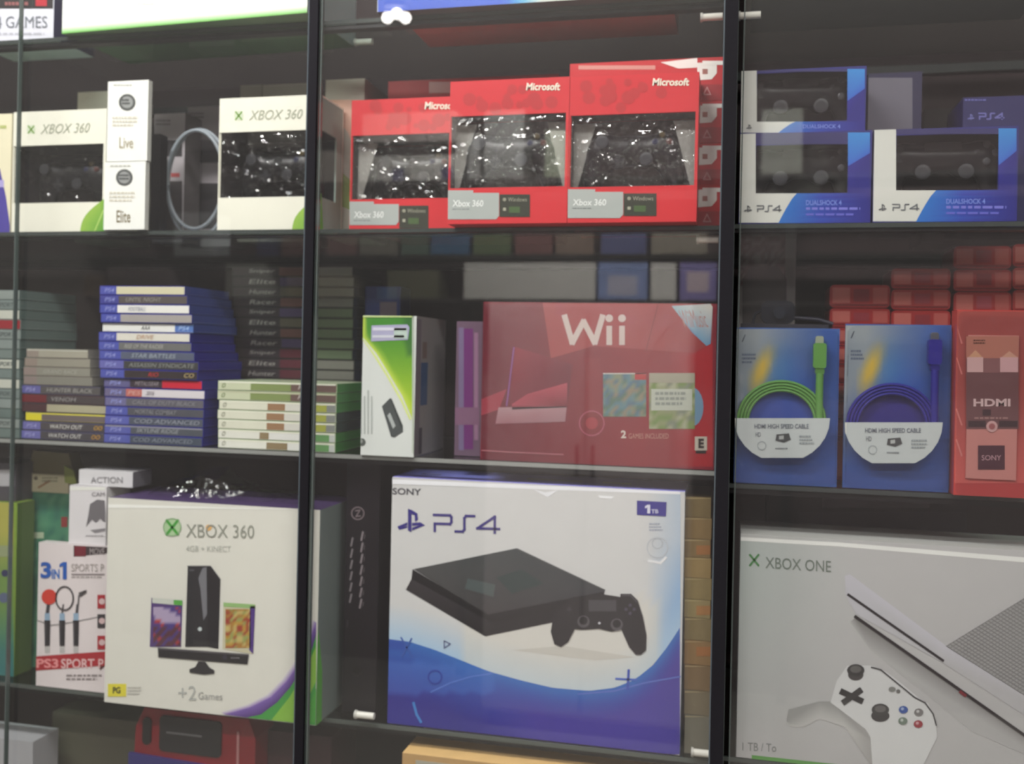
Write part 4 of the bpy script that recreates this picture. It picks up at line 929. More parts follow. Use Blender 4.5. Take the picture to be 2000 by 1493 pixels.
# ================================================================== BOTTOM SHELF, LEFT
b = BX('accessory_box', 'yellow and green tall box at the left edge of the lower shelf', 'box', -70, 27, 980, .07, ZC, .04, (130, 160, 60), mat='gloss_card', right=(96, 116, 60))
a = b.a; a.field(-68, 27, 981, 1330, lambda x, y: mix((176, 172, 80), mix((112, 146, 74), (56, 120, 118), (y - 1180) / 100), (y - 1040) / 90), 3, 12)
a.rect(-40, 1066, 26, 1088, (150, 160, 120), 2); a.disc(10, 1120, 7, (50, 50, 90), 2); a.disc(8, 1168, 10, (90, 100, 130), 2); b.done(); zt = ZC + b.H + .0006
b = BX('accessory_box', 'dark box with a pale label standing on the yellow and green box', 'box', -60, 30, 905, .08, zt, .08, (70, 66, 74)); b.a.rect(-30, 918, 28, 950, (176, 174, 178)); b.done()
b = BX('accessory_pack', 'tall green pack with a cream header, behind the 3 in 1 box', 'pack', 44, 146, 962, .12, ZC, .03, (70, 130, 104), mat='plastic', right=(90, 120, 80))
a = b.a; a.field(46, 144, 964, 1330, noise_cols([(64, 128, 100), (78, 140, 110), (56, 112, 96), (90, 150, 116)], 2, 13), 9, 24); a.rect(62, 1040, 86, 1052, (190, 206, 176), 2); a.rect(120, 1010, 132, 1030, (150, 60, 60), 2)
r = b.root(); b.m.build('pack', r)
q = M(); X0 = a.p(50, 962)[0]; X1 = a.p(135, 962)[0]; Zh = at(90, 926, .12)[1] - ZC
q.box(X0, X1, -.017, -.0155, b.H - .0, Zh, lin((206, 196, 164)), 'card'); la = Art(q, .12, b.xc, ZC, -.017); la.disc(72, 934, 4, (110, 100, 84)); la.line([(78, 952), (98, 940)], 4, (170, 130, 96)); la.small(84, 118, 932, 944, (150, 146, 120), 2, 2, 3)
q.build('header_card', r)
q = M(); Zc = at(90, 884, .12)[1] - ZC
q.prism([(X0, b.H), (X1 + .008, b.H), (X1 + .012, Zh - .01), (X1 - .002, Zc), (X0 + .012, Zc + .002), (X0, Zh)], -.0150, .012, lin((122, 112, 78)), 'plastic'); q.prism([(X1 - .006, Zh - .012), (X1 + .016, Zh - .016), (X1 + .010, Zh + .008), (X1 - .008, Zh + .016)], -.0185, -.0155, lin((150, 160, 80)), 'plastic')
q.build('cap', r)

b = BX('sports_pack_box', 'white box with 3 in 1 lettering and racket pictures, left of the white console box', 'box', 70, 206, 1064, .045, ZC, .018, (232, 222, 222), mat='gloss_card')
a = b.a
a.rect(144, 1066, 300, 1088, (64, 50, 54)); a.rect(146, 1067, 168, 1087, (120, 30, 46), 2); a.text('MOVE', 176, 205, 1071, 1084, (180, 170, 170), 3)
a.text('3', 80, 101, 1098, 1130, (34, 92, 180), 3, bold=.04); a.text('IN', 102, 117, 1112, 1131, (50, 110, 190), 3, bold=.03); a.one(117, 131, 1098, 1132, (34, 92, 180), 3)
a.text('SPORTS P', 140, 204, 1102, 1117, (170, 162, 158), 3); a.rect(140, 1121, 205, 1124, (150, 140, 140), 2); a.small(140, 205, 1126, 1132, (180, 172, 170), 1, 2, 3)
for k, x in enumerate((93, 122, 149)):
    a.poly([(x - 6, 1212), (x + 6, 1212), (x + 5, 1262), (x - 5, 1262)], (46, 42, 46), 3); a.rect(x - 5, 1198, x + 5, 1212, (150, 176, 200), 3); a.line([(x, 1198), (x + 2, 1182)], 7 if k == 0 else 3, (60, 56, 62), 2)
    a.rect(x - 5, 1263, x + 5, 1276, (196, 192, 190), 2); a.line([(x - 3, 1216), (x - 4, 1258)], 1.5, (96, 92, 98), 4)
a.disc(97, 1166, 15, (214, 62, 48), 4); a.ring(127, 1169, 17, 3, (52, 48, 52), 4, ry=23); a.line([(152, 1196), (155, 1164), (160, 1160)], 3, (90, 86, 88), 4); a.poly([(154, 1158), (170, 1152), (170, 1158), (158, 1166)], (60, 54, 56), 4)
a.line([(73, 1212), (100, 1222), (140, 1216), (190, 1206)], 2, (150, 146, 146), 2)
for y, c in ((1162, (176, 36, 48)), (1200, (60, 56, 60)), (1242, (176, 36, 48))): a.rect(191, y, 206, y + 27, c, 3); a.disc(200, y + 13, 6, (220, 190, 190), 4)
a.rect(68, 1282, 300, 1310, (176, 40, 50), 2); a.text('PS3', 72, 115, 1287, 1305, (236, 150, 150), 3, bold=.03); a.text('SPORT P', 120, 203, 1287, 1306, (232, 190, 190), 3, bold=.02); a.rect(196, 1282, 300, 1310, (90, 40, 44), 1.5)
a.small(130, 204, 1318, 1332, (150, 140, 140), 2, 2, 8); b.done(); zt = ZC + b.H + .0006
b = BX('accessory_box', 'white box printed with a grey mask like picture, on the 3 in 1 box', 'box', 134, 206, 950, .05, zt, .06, (228, 224, 226), mat='gloss_card')
b.a.poly([(176, 985), (190, 976), (205, 978), (206, 1000), (206, 1020), (203, 1020), (196, 1014), (188, 1022), (180, 1016), (168, 1030), (172, 1010)], (116, 112, 116)); b.a.poly([(176, 1036), (206, 1032), (206, 1038), (186, 1042)], (140, 136, 140)); b.a.small(168, 206, 1046, 1050, (150, 146, 150), 1, 2, 3)
b.a.rect(135, 951, 205, 958, (240, 240, 232), 1); b.a.text('CAM', 180, 205, 962, 970, (96, 90, 96), 3); b.done(); zt += b.H + .0006
b = BX('accessory_box', 'white box with grey lettering topmost on the pile left of the console box', 'box', 154, 259, 920, .055, zt, .05, (224, 222, 224), mat='gloss_card', right=(120, 118, 122)); b.a.text('ACTION', 178, 240, 932, 944, (130, 128, 132), 3); b.done()

# large white console box with green corner
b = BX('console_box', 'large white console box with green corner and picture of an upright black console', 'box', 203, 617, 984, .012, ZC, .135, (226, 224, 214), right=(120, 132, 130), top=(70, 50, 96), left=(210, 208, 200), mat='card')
a = b.a; a.clip = (-b.W / 2, b.W / 2, 0.001, b.H)
base = lambda x, y: (228, 226, 216) if x < 575 else mix((228, 226, 216), (206, 220, 212), (x - 575) / 40)
a.rect(208, 985, 616, 992, (246, 246, 240), 1)
xlogo(a, 337, 1030, 17, (176, 206, 160), (70, 160, 60)); a.ring(337, 1030, 17, 1.5, (130, 170, 120), 4)
a.text('XBOX 360', 364, 497, 1024, 1050, (150, 152, 140), 3, slope=2); a.disc(408, 1031, 6, (230, 180, 110), 2)
a.text('4GB + KINECT', 364, 452, 1066, 1077, (184, 186, 178), 3, slope=1)
a.poly([(367, 1106), (404, 1106), (406, 1264), (362, 1264)], (40, 38, 42), 2); a.poly([(404, 1106), (412, 1106), (431, 1132), (427, 1268), (406, 1264)], (28, 25, 30), 2)
a.poly([(396, 1110), (404, 1108), (405, 1200), (398, 1212), (392, 1150), (388, 1130)], (120, 120, 126), 3); a.disc(391, 1229, 4, (200, 210, 210), 3); a.line([(367, 1106), (412, 1106), (431, 1132)], 1.5, (90, 88, 92), 3); a.rect(370, 1112, 380, 1116, (80, 78, 84), 3)
a.poly([(296, 1168), (357, 1173), (354, 1264), (293, 1264)], (84, 60, 120), 2); a.poly([(298, 1168), (357, 1173), (357, 1183), (298, 1178)], (206, 210, 200), 3); a.poly([(340, 1172), (357, 1173), (357, 1183), (340, 1181)], (90, 170, 70), 4)
a.field(300, 353, 1186, 1262, lambda x, y: (90, 50, 60) if y > 1225 and (int(x / 7) + int(y / 7)) % 3 else ((176, 160, 190) if y < 1215 and abs((x - 300) * .6 - (y - 1190)) < 16 else ((180, 60, 50) if (int(x / 8) * 3 + int(y / 9)) % 4 == 0 else (76, 60, 130))), 9, 11, 3)
a.poly([(437, 1177), (499, 1181), (495, 1278), (435, 1268)], (206, 200, 170), 2); a.poly([(437, 1177), (499, 1181), (499, 1189), (437, 1185)], (150, 190, 120), 3)
a.field(441, 490, 1190, 1266, noise_cols([(190, 150, 60), (170, 120, 50), (150, 160, 90), (200, 180, 110), (160, 60, 40)], 4, 8), 8, 11, 3); a.poly([(489, 1184), (499, 1184), (495, 1278), (487, 1270)], (80, 50, 130), 3)
a.poly([(309, 1265), (487, 1278), (484, 1298), (310, 1284)], (30, 26, 30), 4); a.line([(311, 1267), (486, 1280)], 2, (90, 86, 92), 5); a.disc(440, 1284, 5, (50, 46, 60), 5); a.small(452, 476, 1284, 1288, (130, 126, 130), 1, 5, 2)
a.poly([(388, 1292), (402, 1293), (410, 1304), (420, 1310), (419, 1316), (400, 1318), (371, 1314), (371, 1307), (382, 1303)], (40, 36, 40), 4)
a.text('+2', 349, 384, 1340, 1368, (178, 180, 176), 3); a.text('Games', 388, 435, 1352, 1366, (160, 160, 158), 3, slope=2)
a.rect(211, 1336, 247, 1361, (226, 214, 60), 2); a.text('PG', 221, 236, 1342, 1355, (70, 70, 30), 3, bold=.04); a.small(250, 278, 1342, 1360, (190, 188, 180), 3, 2, 3)
# swoosh
W, H, D = b.W, b.H, b.D
def arc(t, off): # purple edge curve from bottom to the right side
    px = 440 + 178 * t; py = 1398 - 172 * (t ** 2.1) + off * .2
    return px, py
C = [(440, 1396), (490, 1382), (530, 1362), (560, 1332), (585, 1296), (603, 1258), (618, 1216)]
C2 = [(482, 1408), (510, 1396), (542, 1372), (568, 1342), (592, 1304), (610, 1268), (618, 1240)]
for (p0, p1, q0, q1) in zip(C, C[1:], C2, C2[1:]): a.poly([p0, p1, q1, q0], [(120, 90, 170), (120, 90, 170), (80, 44, 120), (80, 44, 120)], 3)
C0 = [(p[0] - 8, p[1] - 5) for p in C]
for (p0, p1, q0, q1) in zip(C0, C0[1:], C, C[1:]): a.poly([p0, p1, q1, q0], [(224, 220, 220), (224, 220, 220), (150, 120, 190), (150, 120, 190)], 3)
a.poly(C2 + [(618, 1420), (482, 1420)], (60, 152, 60), 2.6)
a.poly([(530, 1412), (566, 1362), (596, 1312), (618, 1262), (618, 1330), (580, 1412)], (134, 186, 60), 2.8); a.poly([(590, 1412), (618, 1345), (618, 1412)], (70, 160, 56), 2.9)
a.m.poly([(W / 2 + .0004, -D / 2, 0), (W / 2 + .0004, -D / 2 + .02, 0), (W / 2 + .0004, -D / 2 + .018, H * .24), (W / 2 + .0004, -D / 2 + .004, H * .42), (W / 2 + .0004, -D / 2, H * .45)], lin((90, 176, 60)), 'card')
b.done(); X3 = b
# crumpled wrap on top
m = M(); N = 16; rr = random.Random(5); pts = []
for i in range(N + 1):
    for j in range(7):
        x = -.125 + .25 * i / N; y = -.05 + .1 * j / 6
        hgt = .006 + .034 * math.exp(-((x + .035) / .05) ** 2) * (1 - abs(y) / .07) + rr.uniform(0, .009)
        if i in (0, N) or j in (0, 6): hgt = .001 + rr.uniform(0, .002)
        pts.append((x + rr.uniform(-.004, .004), y + rr.uniform(-.004, .004), hgt))
m.faces(pts, [(i * 7 + j, (i + 1) * 7 + j, (i + 1) * 7 + j + 1, i * 7 + j + 1) for i in range(N) for j in range(6)], lin((120, 116, 130)), 'film')
tag(m.build('plastic_bag', None, (X3.xc - .0, X3.loc[1] + .005, ZC + X3.H + .001)), 'crumpled clear plastic bag lying on the white console box', 'plastic bag')

# tall black box
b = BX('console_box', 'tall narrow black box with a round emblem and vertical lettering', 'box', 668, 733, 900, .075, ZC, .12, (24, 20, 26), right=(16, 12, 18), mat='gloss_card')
a = b.a; a.ring(699, 1003, 12, 2.4, (126, 112, 116), 2); a.line([(695, 998), (703, 997), (696, 1009), (704, 1008)], 2.4, (126, 112, 116), 3)
for k in range(6): a.line([(689 - k * .5, 1052 + k * 22), (686 - k * .5, 1066 + k * 22)], 3.4, (136, 128, 132), 2)
for k in range(7): a.line([(709 - k * .5, 1040 + k * 22), (706 - k * .5, 1055 + k * 22)], 3.6, (140, 130, 134), 2)
for k in range(7): a.line([(713 - k * .5, 1044 + k * 22), (712 - k * .5, 1052 + k * 22)], 1.2, (110, 100, 104), 2)
a.disc(697, 1310, 8, (8, 6, 8), 2); a.ring(697, 1311, 8.5, 1.5, (58, 52, 54), 3, a0=20, a1=160); a.rect(678, 1212, 680, 1226, (70, 64, 70), 2); a.disc(699, 1344, 4, (10, 8, 10), 2); a.disc(699, 1358, 4, (10, 8, 10), 2)
b.done()

# blue and white console box
b = BX('console_box', 'blue and white console box with picture of a flat black console and controller', 'box', 756, 1328, 946, .05, ZC, .105, (214, 213, 212), top=(150, 146, 240), right=(150, 180, 215), mat='card')  # top colour lightened to offset the shade under the shelf
a = b.a; Hh = b.H
def pw(x, y):
    c = (216, 215, 214)
    d = (x - 1262) / 66
    if d > 0: c = mix(c, (150, 186, 226), d * (.4 + .8 * max(0, min(1, (y - 1050) / 150))))
    e = ysw(x) - y
    if e < 70: c = mix((176, 205, 232), c, e / 70)
    if y > 1170 and 900 < x < 1290: c = mix(c, (226, 220, 206), .5)
    return c
SW = [(745, 1247), (800, 1254), (850, 1270), (900, 1290), (955, 1312), (1020, 1330), (1080, 1344), (1150, 1350), (1200, 1344), (1240, 1328), (1275, 1300), (1305, 1262), (1335, 1215)]
def ysw(x):
    for (xa, ya), (xb, yb) in zip(SW, SW[1:]):
        if x <= xb: return ya + (yb - ya) * (x - xa) / (xb - xa)
    return SW[-1][1]
a.field(751, 1329, 952, ysw, pw, 36, 22, 1)
def pb_(x, y):
    c = mix((56, 110, 190), (42, 38, 140), (y - ysw(x)) / 110)
    if x > 900: c = mix(c, (74, 62, 160), min(1, (x - 900) / 150) * min(1, max(0, (y - ysw(x) - 10)) / 50))  # reflection haze on the right mixed into the print colour
    u = y - (1250 + .00055 * (x - 700) ** 2 * .8)
    if x < 960 and 50 < y - 1247 + (950 - x) * .02 < 110: c = mix(c, (70, 120, 205), .45)
    if x < 800 and y < 1268: c = mix(c, (44, 66, 160), .6)
    return c
a.field(748, 1328, ysw, lambda x: 1474, pb_, 44, 18, 1)
a.line([(842, 1352), (880, 1334), (920, 1322), (960, 1316)], 2.2, (96, 130, 215), 2); a.line([(1130, 1356), (1200, 1350), (1260, 1334), (1328, 1322)], 3, (96, 116, 200), 2)
a.line([(808, 1374), (814, 1396), (822, 1410)], 5, (60, 130, 205), 2)
a.poly([(752, 936), (1329, 950), (1329, 966), (752, 945)], (246, 246, 250), 1.5)  # bright highlight painted along the top front edge
a.text('SONY', 767, 823, 953, 966, (74, 72, 80), 3, bold=.02, slope=2); ps_mark(a, 803, 1017, 23, (52, 42, 130)); ps_text(a, 848, 975, 1006, 1037, 5, (66, 56, 130), slope=4)
a.poly([(1244, 978), (1302, 981), (1301, 1009), (1244, 1006)], (48, 40, 140), 3); a.one(1260, 1270, 986, 1003, (226, 224, 240), 4); a.text('TB', 1272, 1286, 995, 1003, (200, 198, 224), 4, bold=.03); a.small(1268, 1298, 1022, 1040, (170, 176, 190), 3, 2, 2)
a.ring(1284, 1070, 20, 2, (196, 200, 206), 2); a.ring(1284, 1062, 10, 2, (190, 194, 200), 2); a.line([(1268, 1096), (1290, 1100), (1300, 1090)], 5, (238, 238, 240), 2)
Kt, Kl, Kr = (46, 48, 50), (38, 34, 36), (22, 18, 22)
a.poly([(808, 1112), (1010, 1071), (1182, 1152), (1180, 1162), (962, 1206), (955, 1204)], [(74, 74, 74), (60, 66, 68), (56, 58, 62), (56, 56, 60), (60, 56, 58), (64, 60, 62)], 2)
a.poly([(806, 1112), (956, 1202), (962, 1218), (804, 1131)], (18, 14, 17), 2.8)
a.poly([(804, 1131), (960, 1216), (952, 1243), (948, 1243), (793, 1152)], [(52, 46, 50), (36, 32, 36), (20, 16, 20), (20, 16, 20), (48, 44, 46)], 3)
a.poly([(956, 1200), (1180, 1156), (1182, 1196), (1080, 1216), (950, 1243)], Kr, 2.5); a.line([(808, 1128), (961, 1212), (1080, 1190)], 4, (12, 10, 12), 4)
a.poly([(914, 1130), (968, 1142), (964, 1166), (908, 1150)], (78, 88, 88), 4); a.poly([(970, 1128), (1020, 1112), (1062, 1140), (1000, 1160)], (48, 62, 62), 4); a.line([(1010, 1073), (1182, 1153)], 1.5, (90, 90, 92), 4)
ctl = [(1110, 1176), (1120, 1166), (1180, 1161), (1212, 1166), (1212, 1160), (1233, 1160), (1246, 1173), (1256, 1205), (1263, 1241), (1262, 1270), (1252, 1279), (1242, 1279), (1229, 1264), (1214, 1230), (1195, 1234), (1170, 1228), (1140, 1230), (1123, 1229), (1110, 1254), (1096, 1264), (1083, 1258), (1076, 1234), (1080, 1210), (1090, 1190)]
a.poly(ctl, (30, 26, 30), 5); a.disc(1140, 1214, 12, (86, 82, 86), 6); a.disc(1205, 1220, 12, (86, 82, 86), 6); a.disc(1140, 1212, 8, (24, 20, 24), 7); a.disc(1205, 1218, 8, (24, 20, 24), 7); a.rect(1150, 1172, 1204, 1194, (68, 66, 70), 6)
for dx, dy in ((0, -8), (0, 8), (-8, 0), (8, 0)): a.disc(1231 + dx, 1190 + dy, 3.2, (72, 68, 84), 6)
a.poly([(1106, 1190), (1112, 1184), (1118, 1190), (1112, 1196)], (54, 50, 54), 6); a.disc(1171, 1217, 2.5, (200, 200, 206), 6); a.line([(1216, 1163), (1232, 1163), (1244, 1176)], 2, (80, 78, 84), 6)
a.poly([(1000, 1270), (1100, 1262), (1240, 1284), (1160, 1290)], (206, 202, 194), 1.6)
a.line([(868, 1252), (868, 1266), (880, 1258), (868, 1252)], 2, (90, 100, 140), 3); a.ring(850, 1323, 13, 3, (44, 64, 160), 3); a.line([(784, 1246), (806, 1284)], 3, (60, 90, 170), 3); a.line([(804, 1248), (786, 1282)], 3, (60, 90, 170), 3)
a.line([(1228, 1310), (1226, 1346)], 5, (60, 84, 180), 3); a.line([(1204, 1326), (1242, 1328)], 4, (80, 110, 200), 3)
# corner dent folds and top lettering
a.poly([(1040, 955), (1064, 962), (1090, 958), (1070, 972)], (240, 240, 244), 2.2); a.poly([(1168, 968), (1200, 970), (1194, 975), (1172, 973)], (248, 248, 250), 2.2)
for x0, x1, c in ((-.18, -.15, (130, 126, 190)), (-.02, .06, (150, 150, 206)), (.09, .13, (170, 170, 215))):
    a.m.poly([(x0, -.01, Hh + .0004), (x1, -.01, Hh + .0004), (x1, .006, Hh + .0004), (x0, .006, Hh + .0004)], lin(c), 'card')
b.done()

# stack of tan cartons between the blue box and the divider
zs = ZC; tp = [1398, 1350, 1300, 1252, 1208, 1172, 1130, 1090, 1054, 1012, 972]
cols = [mix(k_, (60, 60, 50), .22) for k_ in [(140, 134, 118), (146, 130, 104), (156, 126, 92), (176, 136, 90), (160, 138, 96), (182, 160, 110), (172, 148, 98), (184, 152, 98), (160, 130, 86), (158, 126, 80), (140, 116, 74)]]
nm = ['lowest', 'second from the bottom', 'third from the bottom', 'fourth from the bottom', 'fifth from the bottom', 'middle one', 'fifth from the top', 'fourth from the top', 'third from the top', 'second from the top', 'topmost']
for i, t in enumerate(tp):
    b = BX('cardboard_box', 'slim tan cardboard box beside the divider, %s of the pile' % nm[i], 'cardboard box', 1336, 1389 - (i % 3), t, .06, zs, .12, cols[i], mat='kraft', group='slim tan boxes piled beside the divider')
    pbb = proj(b.xc, .06, zs)[1]; b.a.rect(1334, t, 1400, t + 3, mix(cols[i], (220, 200, 150), .5), 1)
    if i in (3, 5, 8): b.a.rect(1360, t + 12, 1392, t + 30, mix(cols[i], (190, 110, 60), .5), 1)
    b.done(); zs += b.H + .0006

# large white console box on the right
b = BX('console_box', 'large white console box with picture of a white console and controller, lower right', 'box', 1437, 2070, 1061, .045, ZCR, .11, (186, 186, 184), top=(190, 190, 186), mat='card')
a = b.a; a.clip = (-b.W / 2, b.W / 2, .0005, b.H)
a.field(1436, 2068, 1056, 1500, lambda x, y: mix(mix((176, 184, 180), (190, 188, 188), (x - 1436) / 250), (180, 178, 178), (y - 1100) / 400), 8, 8, 1)
a.poly([(1440, 1056), (1440, 1049), (1640, 1060), (2060, 1094), (2060, 1104), (1640, 1068)], (236, 236, 232), 1.6)
xlogo(a, 1473, 1094, 13, (186, 196, 186), (70, 130, 70), 2, ring=False); a.text('XBOX ONE', 1495, 1623, 1088, 1110, (112, 122, 112), 3, slope=8)
a.poly([(1655, 1120), (1848, 1262), (2060, 1135), (2060, 1420), (1843, 1291), (1650, 1160)], (190, 188, 192), 2)
a.poly([(1650, 1125), (1660, 1122), (1848, 1262), (2064, 1400), (2064, 1438), (1843, 1296), (1672, 1200), (1652, 1164)], [(196, 194, 202)] * 3 + [(182, 180, 182)] * 3 + [(190, 188, 194)] * 2, 2.5)
a.poly([(1672, 1206), (2060, 1478), (2060, 1500), (1900, 1430), (1700, 1270), (1660, 1215)], [(120, 118, 116), (130, 128, 126), (172, 170, 170), (176, 174, 174), (178, 177, 176), (176, 176, 174)], 2)
a.line([(1657, 1162), (1841, 1290)], 5, (34, 28, 32), 4); a.line([(1671, 1205), (2060, 1478)], 6, (34, 26, 30), 4); a.line([(1876, 1352), (1884, 1358)], 6, (120, 30, 40), 5)
a.poly([(1848, 1262), (2060, 1132), (2060, 1395)], (158, 157, 156), 3)
for k in range(34):
    t = k / 34; p0 = (1848 + 212 * t, 1262 - 130 * t); p1 = (2060, 1395 - (263) * t) if 1 else 0
    e = (1848 + 212 * (1 - 0), 1262 + 133 * 1 - 263 * t)
    a.line([p0, (min(2060, p0[0] + (2060 - 1848) * (1 - t)), p0[1] + 133 * (1 - t))], 1.3, (124, 122, 122), 4)
for k in range(34):
    t = k / 34; p0 = (1848 + 212 * t, 1262 + 133 * t); a.line([p0, (2060, p0[1] - 130 * (1 - t))], 1.3, (138, 136, 136), 4.5)
# printed white controller
a.poly([(1536, 1408), (1540, 1386), (1600, 1370), (1622, 1370), (1634, 1382), (1690, 1424), (1704, 1450), (1704, 1500), (1650, 1420), (1600, 1404), (1570, 1420), (1545, 1420)], [(150, 150, 148)] * 5 + [(160, 158, 156)] * 3 + [(190, 188, 186)] * 4, 3)
a.poly([(1622, 1372), (1634, 1330), (1655, 1300), (1700, 1300), (1730, 1312), (1760, 1335), (1795, 1364), (1812, 1374), (1826, 1400), (1830, 1440), (1800, 1500), (1704, 1500), (1700, 1440), (1690, 1424)], (208, 208, 208), 3.5)
a.line([(1702, 1303), (1720, 1308), (1742, 1326), (1786, 1362), (1806, 1372), (1822, 1394), (1828, 1416)], 2.6, (60, 58, 60), 6)
a.disc(1671, 1318, 15, (70, 66, 66), 5, ry=11); a.disc(1671, 1309, 17, (56, 54, 54), 6, ry=12); a.disc(1671, 1307, 11, (96, 94, 92), 7, ry=7)
a.disc(1719, 1398, 18, (56, 52, 54), 5, ry=12); a.disc(1719, 1386, 17, (60, 58, 58), 6, ry=12); a.disc(1719, 1384, 11, (98, 94, 94), 7, ry=7)
a.line([(1646, 1352), (1680, 1368)], 12, (52, 50, 50), 5); a.line([(1678, 1350), (1650, 1370)], 12, (60, 58, 58), 5.5)
for x, y, c in ((1764, 1386, (50, 80, 150)), (1794, 1391, (120, 116, 116)), (1763, 1408, (110, 124, 112)), (1793, 1414, (150, 50, 60))): a.disc(x, y, 9, c, 6, ry=7.5); a.disc(x - 2, y - 2, 3, mix(c, (255, 255, 255), .5), 7)
a.disc(1742, 1346, 7, (130, 130, 126), 6, ry=5); a.disc(1754, 1350, 4, (110, 108, 106), 6, ry=4)
a.text('1 TB / To', 1450, 1516, 1450, 1466, (130, 132, 130), 3, slope=3); a.m.poly([(-b.W / 2 + .02, -b.D / 2 - .0005, 0), (b.W / 2, -b.D / 2 - .0005, 0), (b.W / 2, -b.D / 2 - .0005, .005), (-b.W / 2 + .02, -b.D / 2 - .0005, .005)], lin((90, 150, 70)), 'card')
b.done(); zt = ZCR + b.H + .0006
b = BX('dark_box', 'low black box with a dim grey label behind the big white console box', 'box', 1490, 1880, 950, .22, ZCR, .1, (30, 26, 32)); b.a.rect(1606, 956, 1815, 992, (92, 84, 90)); b.a.text('I I Z', 1650, 1740, 962, 974, (40, 36, 40), 3); b.a.rect(1560, 1000, 1900, 1040, (44, 38, 48)); b.done()

# ================================================================== BELOW
x0, z1 = at(786, 1471, .03); x1 = at(1300, 1493, .03)[0]
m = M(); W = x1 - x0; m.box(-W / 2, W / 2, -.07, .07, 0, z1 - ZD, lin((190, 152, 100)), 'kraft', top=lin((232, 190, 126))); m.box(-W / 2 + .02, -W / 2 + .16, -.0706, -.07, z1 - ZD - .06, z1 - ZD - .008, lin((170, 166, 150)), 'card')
m.box(-W / 2, W / 2, -.0003, .0003, z1 - ZD, z1 - ZD + .0003, lin((200, 158, 98)), 'kraft')
tag(m.build('cardboard_box', None, ((x0 + x1) / 2, .1, ZD)), 'light tan cardboard box at the bottom, under the blue and white console box', 'cardboard box')
# red controller pack below
x0 = at(243, 1480, .05)[0]; x1 = at(492, 1480, .05)[0]; zt = at(370, 1398, .05)[1]; W = x1 - x0; H = zt - ZD
r = empty('controller_pack', ((x0 + x1) / 2, .08, ZD), label='red and black controller pack at the bottom left under the white console box', cat='boxed controller')
m = M(); m.prism([(-W / 2, 0), (W / 2, 0), (W / 2, H - .028), (W / 2 - .012, H), (-W / 2 + .026, H), (-W / 2 + .012, H - .03)], -.02, .04, lin((150, 22, 36)), 'gloss_card'); m.build('red_case', r)
m = M(); m.rbox(-.062 + .01, .052, -.0235, -.0205, H - .062, H - .008, .006, lin((36, 34, 38)), 'plastic'); m.box(-.04, .02, -.0238, -.0236, H - .034, H - .031, lin((110, 110, 112)), 'card'); m.build('front_label', r)
m = M(); m.rbox(-W / 2 + .026, -W / 2 + .04, -.024, -.0205, H - .055, H - .014, .006, lin((24, 20, 24)), 'plastic'); m.build('side_grip', r)
m = M(); m.box(W / 2 - .03, W / 2 - .026, -.0215, -.0205, H - .075, H - .02, lin((200, 140, 140)), 'plastic'); m.build('edge_highlight_strip', r)
m = M(); m.prism([(-W / 2 + .004, 0), (W / 2 - .004, 0), (W / 2 - .004, H - .078), (-W / 2 + .004, H - .07)], -.026, -.0205, lin((44, 40, 110)), 'gloss_card'); m.build('blue_tray', r)
b = BX('accessory_box', 'pale box low at the bottom left corner', 'box', -60, 58, 1442, .06, ZD, .06, (176, 176, 180)); b.done()
b = BX('accessory_box', 'olive grey card box at the bottom left behind the red pack', 'box', 96, 262, 1400, .15, ZD, .1, (100, 98, 80)); b.done()
b = BX('accessory_box', 'dim dark red box under the door bar at the bottom', 'box', 496, 640, 1432, .1, ZD, .1, (60, 26, 34)); b.done()

# ================================================================== THE OTHER SIDE OF THE AISLE (mirrored in the doors)
YO = 2.75
rack = empty('wall_rack', (0, 0, 0), label='steel rack along the wall across the aisle', cat='rack')
def level(py): return at(1000, py, YO)[1]
for k, (zz, xl_, xr_) in enumerate(((level(585), -2.6, 2.4), (level(499), -2.6, 2.4), (level(352), -2.6, 2.4), (level(276), at(340, 276, YO)[0], at(898, 276, YO)[0]))):
    q = M(); q.box(xl_, xr_, -YO - .24, -YO + .02, zz - .02, zz - .001, lin((60, 58, 56)), 'dark_metal'); q.build('shelf_board', rack)
for x in (-2.6, -1.2, .2, 1.6, 2.36):
    q = M(); q.box(x, x + .04, -YO - .28, -YO - .24, 0, 2.4, lin((50, 50, 50)), 'dark_metal'); q.build('upright', rack)
z585, z499, z352, z276 = level(585), level(499), level(352), level(276)
def stock(px0, px1, z, h, c, label, bits=(), d=.18):
    xa = at(px0, 600, YO)[0]; xb = at(px1, 600, YO)[0]; W = xb - xa - .006
    c = mix(c, (120, 112, 108), .35) if h < .1 else c
    r = M(); r.box(-W / 2, W / 2, -d, 0, 0, h, lin(c), 'gloss_card')
    for (u0, u1, v0, v1, cc) in bits: r.box(-W / 2 + W * u0, -W / 2 + W * u1, 0, .001, h * v0, h * v1, lin(cc), 'card')
    tag(r.build('carton', None, ((xa + xb) / 2, -YO, z)), label, 'box', 'cartons on the rack across the aisle')
WH = (236, 234, 226)
stock(908, 1165, z585, .16, WH, 'wide white carton on the lower rack board across the aisle')
stock(1168, 1266, z585, .165, (150, 170, 220), 'pale blue carton across the aisle, left of a white one', [(.2, .8, .1, .6, (200, 200, 220))])
stock(1270, 1322, z585, .155, WH, 'narrow white carton across the aisle between two blue ones')
stock(1326, 1400, z585, .165, (150, 140, 200), 'violet blue carton across the aisle, rightmost of the lower board', [(.2, .8, .2, .7, (220, 200, 210))])
stock(130, 200, z585, .10, (190, 170, 150), 'low beige carton across the aisle far left'); stock(210, 330, z585, .14, (150, 140, 140), 'grey carton across the aisle left')
stock(440, 520, z585, .16, (180, 180, 170), 'light grey carton across the aisle'); stock(560, 690, z585, .10, (120, 110, 90), 'brown carton across the aisle'); stock(760, 860, z585, .12, (120, 120, 96), 'olive carton across the aisle')
